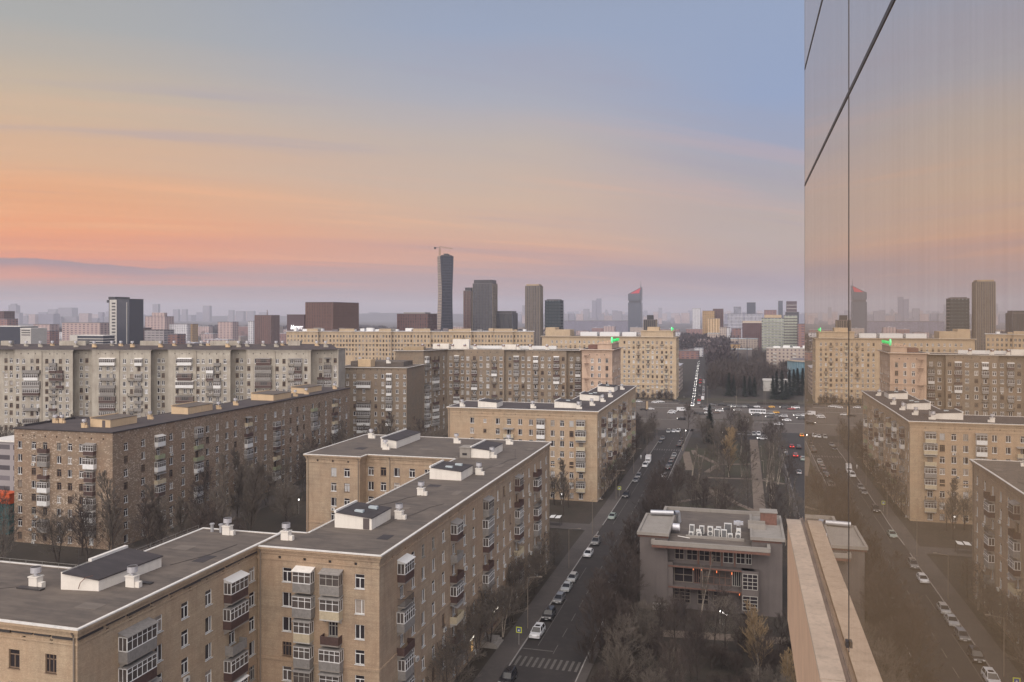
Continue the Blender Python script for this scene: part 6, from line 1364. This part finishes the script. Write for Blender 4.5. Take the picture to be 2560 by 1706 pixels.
AV = {'farthest': [(1125, 280, 'grey', 'sedan'), (1240, 280, 'black', 'suv'), (1320, 284, 'black', 'sedan'), (1372, 290, 'grey', 'sedan'), (1412, 302, 'silver', 'hatchback'), (1470, 304, 'grey', 'sedan'), (1527, 304, 'silver', 'sedan'), (1562, 288, 'black', 'hatchback'), (1620, 312, 'black', 'sedan'), (1692, 305, 'white', 'sedan'), (1880, 307, 'yellow', 'sedan'), (1820, 320, 'brown', 'sedan'), (2045, 315, 'black', 'suv'), (2195, 318, 'white', 'suv'), (2140, 332, 'red', 'sedan')],
      'upper middle': [(1010, 303, 'black', 'sedan'), (1065, 336, 'white', 'sedan'), (1132, 325, 'grey', 'sedan'), (1310, 336, 'black', 'suv'), (1455, 348, 'silver', 'sedan'), (935, 386, 'black', 'sedan'), (1222, 358, 'white', 'suv'), (1182, 378, 'brown', 'sedan'), (1705, 388, 'white', 'bus'), (1875, 392, 'silver', 'sedan'), (1935, 378, 'yellow', 'sedan')],
      'lower middle': [(1000, 396, 'black', 'hatchback'), (1078, 382, 'white', 'sedan'), (1442, 408, 'black', 'sedan'), (1685, 412, 'black', 'suv'), (1865, 434, 'black', 'sedan'), (1990, 416, 'grey', 'sedan'), (2035, 428, 'white', 'suv'), (2222, 416, 'silver', 'sedan'), (2290, 416, 'white', 'hatchback'), (2268, 454, 'black', 'suv'), (2082, 478, 'white', 'sedan')],
      'left': [(735, 352, 'white', 'van'), (622, 362, 'white', 'sedan'), (606, 382, 'white', 'sedan'), (340, 332, 'white', 'sedan'), (255, 340, 'black', 'sedan')],
      'nearest': [(735, 462, 'black', 'suv'), (1530, 498, 'white', 'van'), (1975, 530, 'white', 'sedan')]}
LN = {'farthest': 'in the farthest lanes of the avenue', 'upper middle': 'in the far middle lanes of the avenue', 'lower middle': 'in the near middle lanes of the avenue', 'left': 'in the left part of the avenue', 'nearest': 'on the nearest roadway of the avenue'}
for ln, L in AV.items():
    for i, (x, y, p, k) in enumerate(sorted(L)):
        q = zs(x, y); hd = 180 if (ln in ('farthest', 'upper middle', 'lower middle') and x > 1150 or ln == 'nearest') else 0
        car(k, p, q[0], q[1], hd+R_.uniform(-2, 2), f'{p} {k if k != "bus" else "minibus"} {LN[ln]}, {nth(i+1)} from the left', 'traffic on the wide avenue', lit='front' if (hd == 180 and R_.random() < .5) else None)
for i, (x, y, p, k) in enumerate([(190, 240, 'white', 'hatchback'), (395, 250, 'white', 'sedan'), (430, 240, 'silver', 'sedan'), (470, 244, 'white', 'sedan'), (660, 232, 'black', 'sedan')]):
    q = zs(x, y); car(k, p, q[0], q[1]+2, 0, f'{p} {k} parked on the side lane below the ochre block, {nth(i+1)} from the left', 'cars parked below the ochre block')
for i, (x, y, p, k) in enumerate([(570, 625, 'silver', 'suv'), (637, 620, 'white', 'sedan'), (695, 620, 'white', 'suv'), (1155, 640, 'grey', 'sedan'), (1210, 645, 'brown', 'sedan'), (1465, 650, 'silver', 'sedan'), (1530, 655, 'white', 'hatchback'), (1595, 660, 'grey', 'sedan'), (1660, 662, 'silver', 'suv'), (1722, 660, 'white', 'suv'), (1788, 668, 'grey', 'suv')]):
    q = zs(x, y); car(k, p, q[0], q[1], -90, f'{p} {k} in the row parked nose-on by the avenue, {nth(i+1)} from the left', 'cars parked in a row by the avenue', split=False)
q = zs(1770, 716); car('suv', 'white', q[0], q[1], 180, 'white suv driving across the head of the park path', 'single cars', lit='front')
for i, (x, y, p, k, lt) in enumerate([(2145, 815, 'red', 'sedan', 'rear'), (2192, 935, 'red', 'suv', 'rear'), (2040, 830, 'black', 'sedan', None), (2060, 885, 'white', 'sedan', None), (2072, 935, 'black', 'suv', None), (2236, 1150, 'silver', 'sedan', None), (2272, 672, 'yellow', 'sedan', 'rear'), (2232, 830, 'black', 'suv', None), (2285, 980, 'pale green', 'suv', None)]):
    q = zs(x, y); car(k, p, q[0], q[1], 90, f'{p} {k} {"with red tail lights " if lt else ""}on the street right of the park, {nth(i+1)} counted', 'cars on the right street', lit=lt, split=False)
jy = [540, 549, 558, 568, 578, 589, 600, 611, 622, 634, 646, 659, 672, 686, 700, 715, 731, 748, 766, 785, 806, 828, 852, 878, 906, 936, 968, 1004, 1044]
for i, y in enumerate(jy):
    x = -30.6-(y-543)*.0418+R_.uniform(-.2, .2); p = R_.choice(['black', 'grey', 'silver', 'white', 'dark blue'])
    car(R_.choice(['sedan', 'suv']), p, x, y, -88, f'{p} car with headlights lit in the jam beyond the avenue, {nth(i+1)} from crossing', 'cars queuing with headlights lit', lit='front')
for i, y in enumerate([556, 575, 608, 650, 690, 722, 752, 784]):
    p = ['white', 'red', 'grey', 'black', 'silver', 'red', 'red', 'grey'][i]
    car('sedan', p, -27.2-(y-552)*.043, y, 93, f'{p} car driving away beside the headlight jam, {nth(i+1)} from the crossing', 'cars driving away on the jammed street', lit='rear' if p == 'red' else None)
for i in range(14):
    y = 590+i*13; p = R_.choice(['black', 'grey', 'silver', 'white']); car(R_.choice(['suv', 'sedan', 'hatchback']), p, -24.6-(y-552)*.040, y, 92, f'{p} car parked along the right side of the jammed street, {nth(i+1)} from the crossing', 'cars parked along the jammed street')
car('van', 'white', -26.2, 583, 92, 'white van parked right of the headlight jam', 'cars parked along the jammed street')

# ================================================================ lamps, signs, people, small things
def lamp(x, y, h_, label, arm=(-2.2, 0), group='street lamps', lit=False, double=False):
    o = link('street_lamp', None, (x, y, 0)); tag(o, label, 'street lamp', group)
    m = MB(); m.tube((0, 0, 0), (0, 0, h_), .08, .05, 6); m.tube((0, 0, h_), (arm[0], arm[1], h_+.35), .05, .04, 5)
    if double: m.tube((0, 0, h_), (-arm[0], -arm[1], h_+.35), .05, .04, 5)
    link('pole', m.mesh('pole', ['pipe_metal']), parent=o)
    for s_ in ((1, -1) if double else (1,)):
        m = MB(); m.box(arm[0]*s_-.35, arm[0]*s_+.35, arm[1]*s_-.13, arm[1]*s_+.13, h_+.27, h_+.4); link('lamp_head', m.mesh('lamp_head', ['lamp_white' if lit else 'pipe_metal']), parent=o)
for i, y in enumerate((150, 188, 219, 262, 306, 350, 392)): lamp(-38.2, y, 9 if i else 9.5, f'grey lamp post on the street pavement, {nth(i+1)} from near end', (2.4, 0), 'street lamps along the street')
for i, x in enumerate((-62, -40, -21, -3.5, 13.4, 37)): lamp(x, 471.5 if i % 2 else 529.5, 13, f'tall avenue lamp post, {nth(i+1)} from the left', (0, -2), 'tall lamps on the avenue', double=True)
for i, (x, y) in enumerate(((-3.8, 560), (38.5, 580), (13, 556.5), (-70, 566), (9.3, 429), (5, 427))): lamp(x, y, 11, f'slim lamp post on the avenue kerb, {nth(i+1)} counted from the park', (0, -1.8), 'slim lamps on the avenue kerb')
for i, (x, y) in enumerate(((7.3, 250), (7.3, 285), (7.3, 320), (7.3, 355))): lamp(x, y, 4.2, f'short lamp post beside the park path, {nth(i+1)} from near end', (-.4, 0), 'short park lamps', lit=False)
def glow(px, py, z, label, r=.28):
    x, y = at(px, py, z); m = MB(); m.cyl((0, 0), r*.6, r, 0, r, 10, 0); m.cyl((0, 0), r, r*.5, r, r*1.7, 10, 0); m.tube((0, 0, -z), (0, 0, 0), .05, .05, 5, 1)
    tag(link('lamp_globe', m.mesh('lamp_globe', ['lamp_white', 'grey_frame']), (x, y, z)), label, 'lamp', 'lit globe lamps')
glow(1404, 1237, 3, 'bright white lamp among trees before the orange brick front', .24); glow(747, 1251, 4, 'small bright lamp in the dark yard beside the speckled building', .2); glow(27, 1066, 6, 'bright lamp at the left end of the speckled roofline', .45)
for i, (px, py) in enumerate(((1800, 1530), (1807, 1534), (1811, 1536), (1816, 1539))): glow(px, py, 2.2, f'small bright lamp by the grey building entrance, {nth(i+1)} from the left', .16)
glow(1806, 1083, 4, 'bright lamp behind the row of parked cars', .28); glow(1714, 1078, 4, 'bright lamp left of the bare park trees', .28)
def crossing_sign(x, y, label):
    o = link('crossing_sign', None, (x, y, 0)); tag(o, label, 'road sign', 'pedestrian crossing signs'); m = MB(); m.tube((0, 0, 0), (0, 0, 3.1), .04, .04, 6); link('pole', m.mesh('pole', ['grey_frame']), parent=o)
    m = MB(); m.box(-.52, .52, -.05, -.02, 2.2, 3.24); link('yellow_board', m.mesh('yellow_board', ['yellow_sign']), parent=o)
    m = MB(); m.box(-.36, .36, -.06, -.052, 2.36, 3.08); m.add([(-.2, -.065, 2.5), (.2, -.065, 2.5), (0, -.065, 2.9)], [(0, 1, 2)], 1); link('sign_face', m.mesh('sign_face', ['sign_blue', 'white_frame']), parent=o)
crossing_sign(-37.8, 142.2, 'yellow-framed crossing sign beside the nearest white parked suv'); crossing_sign(-37.8, 266.5, 'yellow-framed crossing sign farther along the street')
b0 = zs(292, 420); o = link('billboard', None, (*b0, 0)); tag(o, 'upright orange-edged advertising board at the avenue near the brick corner', 'billboard'); m = MB(); m.tube((0, 0, 0), (0, 0, 4), .12, .12, 6); link('pole', m.mesh('pole', ['dark_metal']), parent=o); m = MB(); m.T = Matrix.Rotation(.9, 4, 'Z'); m.box(-1.1, 1.1, -.15, .15, 4, 9, 0); m.box(-.9, .9, -.17, -.151, 4.2, 8.8, 1); link('board', m.mesh('board', ['dark_metal', 'ochre_house_wall']), parent=o)
b0 = zs(235, 180); o = link('billboard', None, (*b0, 0)); tag(o, 'pale blue and yellow lit board before the ochre corner block', 'billboard'); m = MB(); m.tube((0, 0, 0), (0, 0, 6), .15, .15, 6); link('pole', m.mesh('pole', ['grey_frame']), parent=o); m = MB(); m.T = Matrix.Rotation(-.7, 4, 'Z'); m.box(-1.5, 1.5, -.15, .15, 8, 14, 0); m.box(-1.5, 1.5, -.15, .15, 6, 7.99, 1); link('board', m.mesh('board', ['panel_lilac', 'ochre_house_wall']), parent=o)
# dark glass pavilion / bin shelter in the yard with a striped roof
o = link('yard_shelter', None, (-52, 224, 0)); tag(o, 'small yard shelter with white roof panels between the two brick blocks', 'shelter'); m = MB()
for x in (-4, 0, 4):
    for y0 in (-.06, 2.4): m = MB(); m.box(x-.06, x+.06, y0, y0+.12, 0, 2.4); link('post', m.mesh('post', ['dark_metal']), parent=o)
for k in range(5):
    m = MB(); x = -4+k*1.65; m.add([(x, -.1, 2.4), (x+1.4, -.1, 2.5), (x+1.4, 2.6, 2.7), (x, 2.6, 2.5)], [(0, 1, 2, 3)]); link('roof_panel', m.mesh('roof_panel', ['panel_white' if k in (1, 3, 4) else 'dark_metal']), parent=o)
def person(x, y, rz, coat, label, step=.25):
    me = bpy.data.meshes.new('person'); J = [(0, 0, .93), (0, 0, 1.2), (0, 0, 1.42), (0, .02, 1.54), (0, .03, 1.68), (-.1, 0, .88), (-.11, step, .48), (-.11, step-.12, .07), (-.11, step+.02, .04), (.1, 0, .88), (.11, -step*.4, .48), (.11, -step-.15, .09), (.11, -step-.02, .04), (-.2, 0, 1.4), (-.25, -.1, 1.13), (-.25, .05, .9), (.2, 0, 1.4), (.25, .1, 1.13), (.25, .22, .93)]
    E_ = [(0, 1), (1, 2), (2, 3), (3, 4), (0, 5), (5, 6), (6, 7), (7, 8), (0, 9), (9, 10), (10, 11), (11, 12), (2, 13), (13, 14), (14, 15), (2, 16), (16, 17), (17, 18)]
    me.from_pydata(J, E_, []); o = link('person', me, (x, y, .15 if x < -30 else .03), rz); mo = o.modifiers.new('skin', 'SKIN'); R = [.16, .16, .15, .06, .10, .1, .07, .05, .05, .1, .07, .05, .05, .07, .055, .04, .07, .055, .04]
    for i, q in enumerate(R): me.skin_vertices[0].data[i].radius = (q, q*.85)
    me.skin_vertices[0].data[0].use_root = True; o.modifiers.new('sub', 'SUBSURF').levels = 1; o.modifiers['sub'].render_levels = 1; me.materials.append(MATS[coat])
    return tag(o, label, 'person', 'people on the pavements')
person(5.0, 366, 0, 'dark_metal', 'person in dark clothes walking along the pale park path'); person(-39.2, 337, 3.1, 'white_frame', 'person in a light top walking on the pavement by the white truck'); person(-38.0, 341.5, 3.1, 'dark_metal', 'person in dark clothes behind the white truck on the pavement')
for i, (px, py) in enumerate(((1703, 1007), (1706, 1009), (1713, 1001), (1710, 997))): x, y = at(px, py, 0); person(x, y, i, ['dark_metal', 'panel_brown', 'dark_metal', 'panel_grey'][i], f'person on the far pavement corner of the avenue, {nth(i+1)} from the left')

# ================================================================ our own building: mirror glass facade and stone-topped parapet at right
g = G('mirror_glass'); nt_ = g.nt; gl = nt_.nodes.new('ShaderNodeBsdfGlossy'); gl.inputs['Roughness'].default_value = .0
pos = g.pos(); st = g.noise(pos, 1.6, 5, .65, (1, 6, .10)); st2 = g.noise(pos, .5, 3, .5)
tint = g.mix(g.rng(st, .35, .75), (1.0, .975, .95), (.93, .90, .88)); g.l(tint, gl.inputs['Color'])
g.b.inputs['Base Color'].default_value = (.54, .39, .235, 1); g.b.inputs['Roughness'].default_value = .35; g.b.inputs['Specular IOR Level'].default_value = 0  # warm base colour paints in the veil of indoor light on the glass
bp = g.n('ShaderNodeBump'); bp.inputs['Strength'].default_value = .012; bp.inputs['Distance'].default_value = .05; g.l(g.noise(pos, .7, 1, .4), bp.inputs['Height']); g.l(bp.outputs[0], gl.inputs['Normal'])
mx = nt_.nodes.new('ShaderNodeMixShader'); mx.inputs[0].default_value = .73; g.l(g.b.outputs[0], mx.inputs[1]); g.l(gl.outputs[0], mx.inputs[2]); g.l(mx.outputs[0], nt_.nodes['Material Output'].inputs['Surface'])
XG = 1.0; YE = 14.82
b = link('glass_facade', None, (XG, 0, 0)); tag(b, 'mirror glass facade of the near building filling the right side, reflecting the city', 'building')
def fp(name, mb, mats): return link(name, mb.mesh(name, mats, (XG, 0, 0)), parent=b)
m = MB(); m.box(XG+.06, 22, .4, YE-.03, 0, 76); fp('wall', m, ['tower_dark'])
ys_ = [.3, 2.76, 8.79, YE]; zs_ = [EYE-3.56, EYE+2.16, EYE+4.10, EYE+6.04, EYE+11, EYE+17]
for i in range(3):
    for j in range(5):
        m = MB(); m.box(XG, XG+.03, ys_[i]+.012, ys_[i+1]-.012, zs_[j]+.022, zs_[j+1]-.022); fp('glass_panel', m, ['mirror_glass'])
    
for i in range(3):
    for j in range(6):
        m = MB(); m.box(XG, XG+.03, ys_[i]+.012, ys_[i+1]-.012, EYE-3.6-j*9+.02-9, EYE-3.6-j*9-.02) if j < 5 else m.box(XG, XG+.03, ys_[i]+.012, ys_[i+1]-.012, .1, EYE-3.6-45-.02); fp('glass_panel', m, ['mirror_glass'])
m = MB()
for y in ys_[1:3]: m.box(XG-.004, XG+.028, y-.012, y+.012, EYE-3.3, 75)
fp('vertical_seal', m, ['dark_metal']); m = MB()
for z in zs_[1:5]: m.box(XG-.006, XG+.027, .3, YE, z-.022, z+.022)
fp('horizontal_seal', m, ['dark_metal']); m = MB(); m.box(XG-.002, XG+.05, YE, YE+.03, 0, 75); fp('corner_trim', m, ['pipe_metal'])
m = MB(); m.box(XG-.03, XG-.005, 8.75, 8.83, EYE-3.25, EYE-3.19); fp('clamp', m, ['dark_metal'])
# parapet
pr = link('parapet', None, (.83, 7, 0)); tag(pr, 'beige painted parapet with pale stone coping and a dark gutter, below the glass at right', 'parapet')
def pp(name, mb, mats): return link(name, mb.mesh(name, mats, (.83, 7, 0)), parent=pr)
PE = 15.05
m = MB(); m.box(.735, .94, -1, PE, EYE-5.2, EYE-3.53); pp('wall', m, ['parapet_paint'])
for i, (y0, y1) in enumerate(((-1, 2.2), (2.2, 5.6), (5.6, 8.55), (8.55, 11.7), (11.7, 14.2), (14.2, PE+.04))): m = MB(); m.box(.722-(i % 2)*.004, .947, y0+.007, y1-.007, EYE-3.53, EYE-3.49-(i % 3)*.002); pp('coping_stone', m, ['parapet_stone'])
m = MB(); m.box(.948, .9985, -1, PE+.25, EYE-3.56, EYE-3.515); m.box(.990, .9984, -1, PE+.25, EYE-3.514, EYE-3.49); plain('gutter_brown', (.27, .205, .165), .6, 0, .25, 3); pp('gutter', m, ['gutter_brown'])

# ================================================================ air
g = G('haze'); nt_ = g.nt; v = nt_.nodes.new('ShaderNodeVolumePrincipled'); v.inputs['Color'].default_value = (.84, .87, 1, 1); v.inputs['Density'].default_value = 1.25e-4; v.inputs['Anisotropy'].default_value = .0
nt_.nodes.remove(g.b); nt_.links.new(v.outputs[0], nt_.nodes['Material Output'].inputs['Volume'])
m = MB(); m.box(-9300, 9300, -1500, 10800, -1.3, 215); tag(link('haze', m.mesh('haze', ['haze'])), 'pale bluish evening haze over the whole city', kind='stuff')
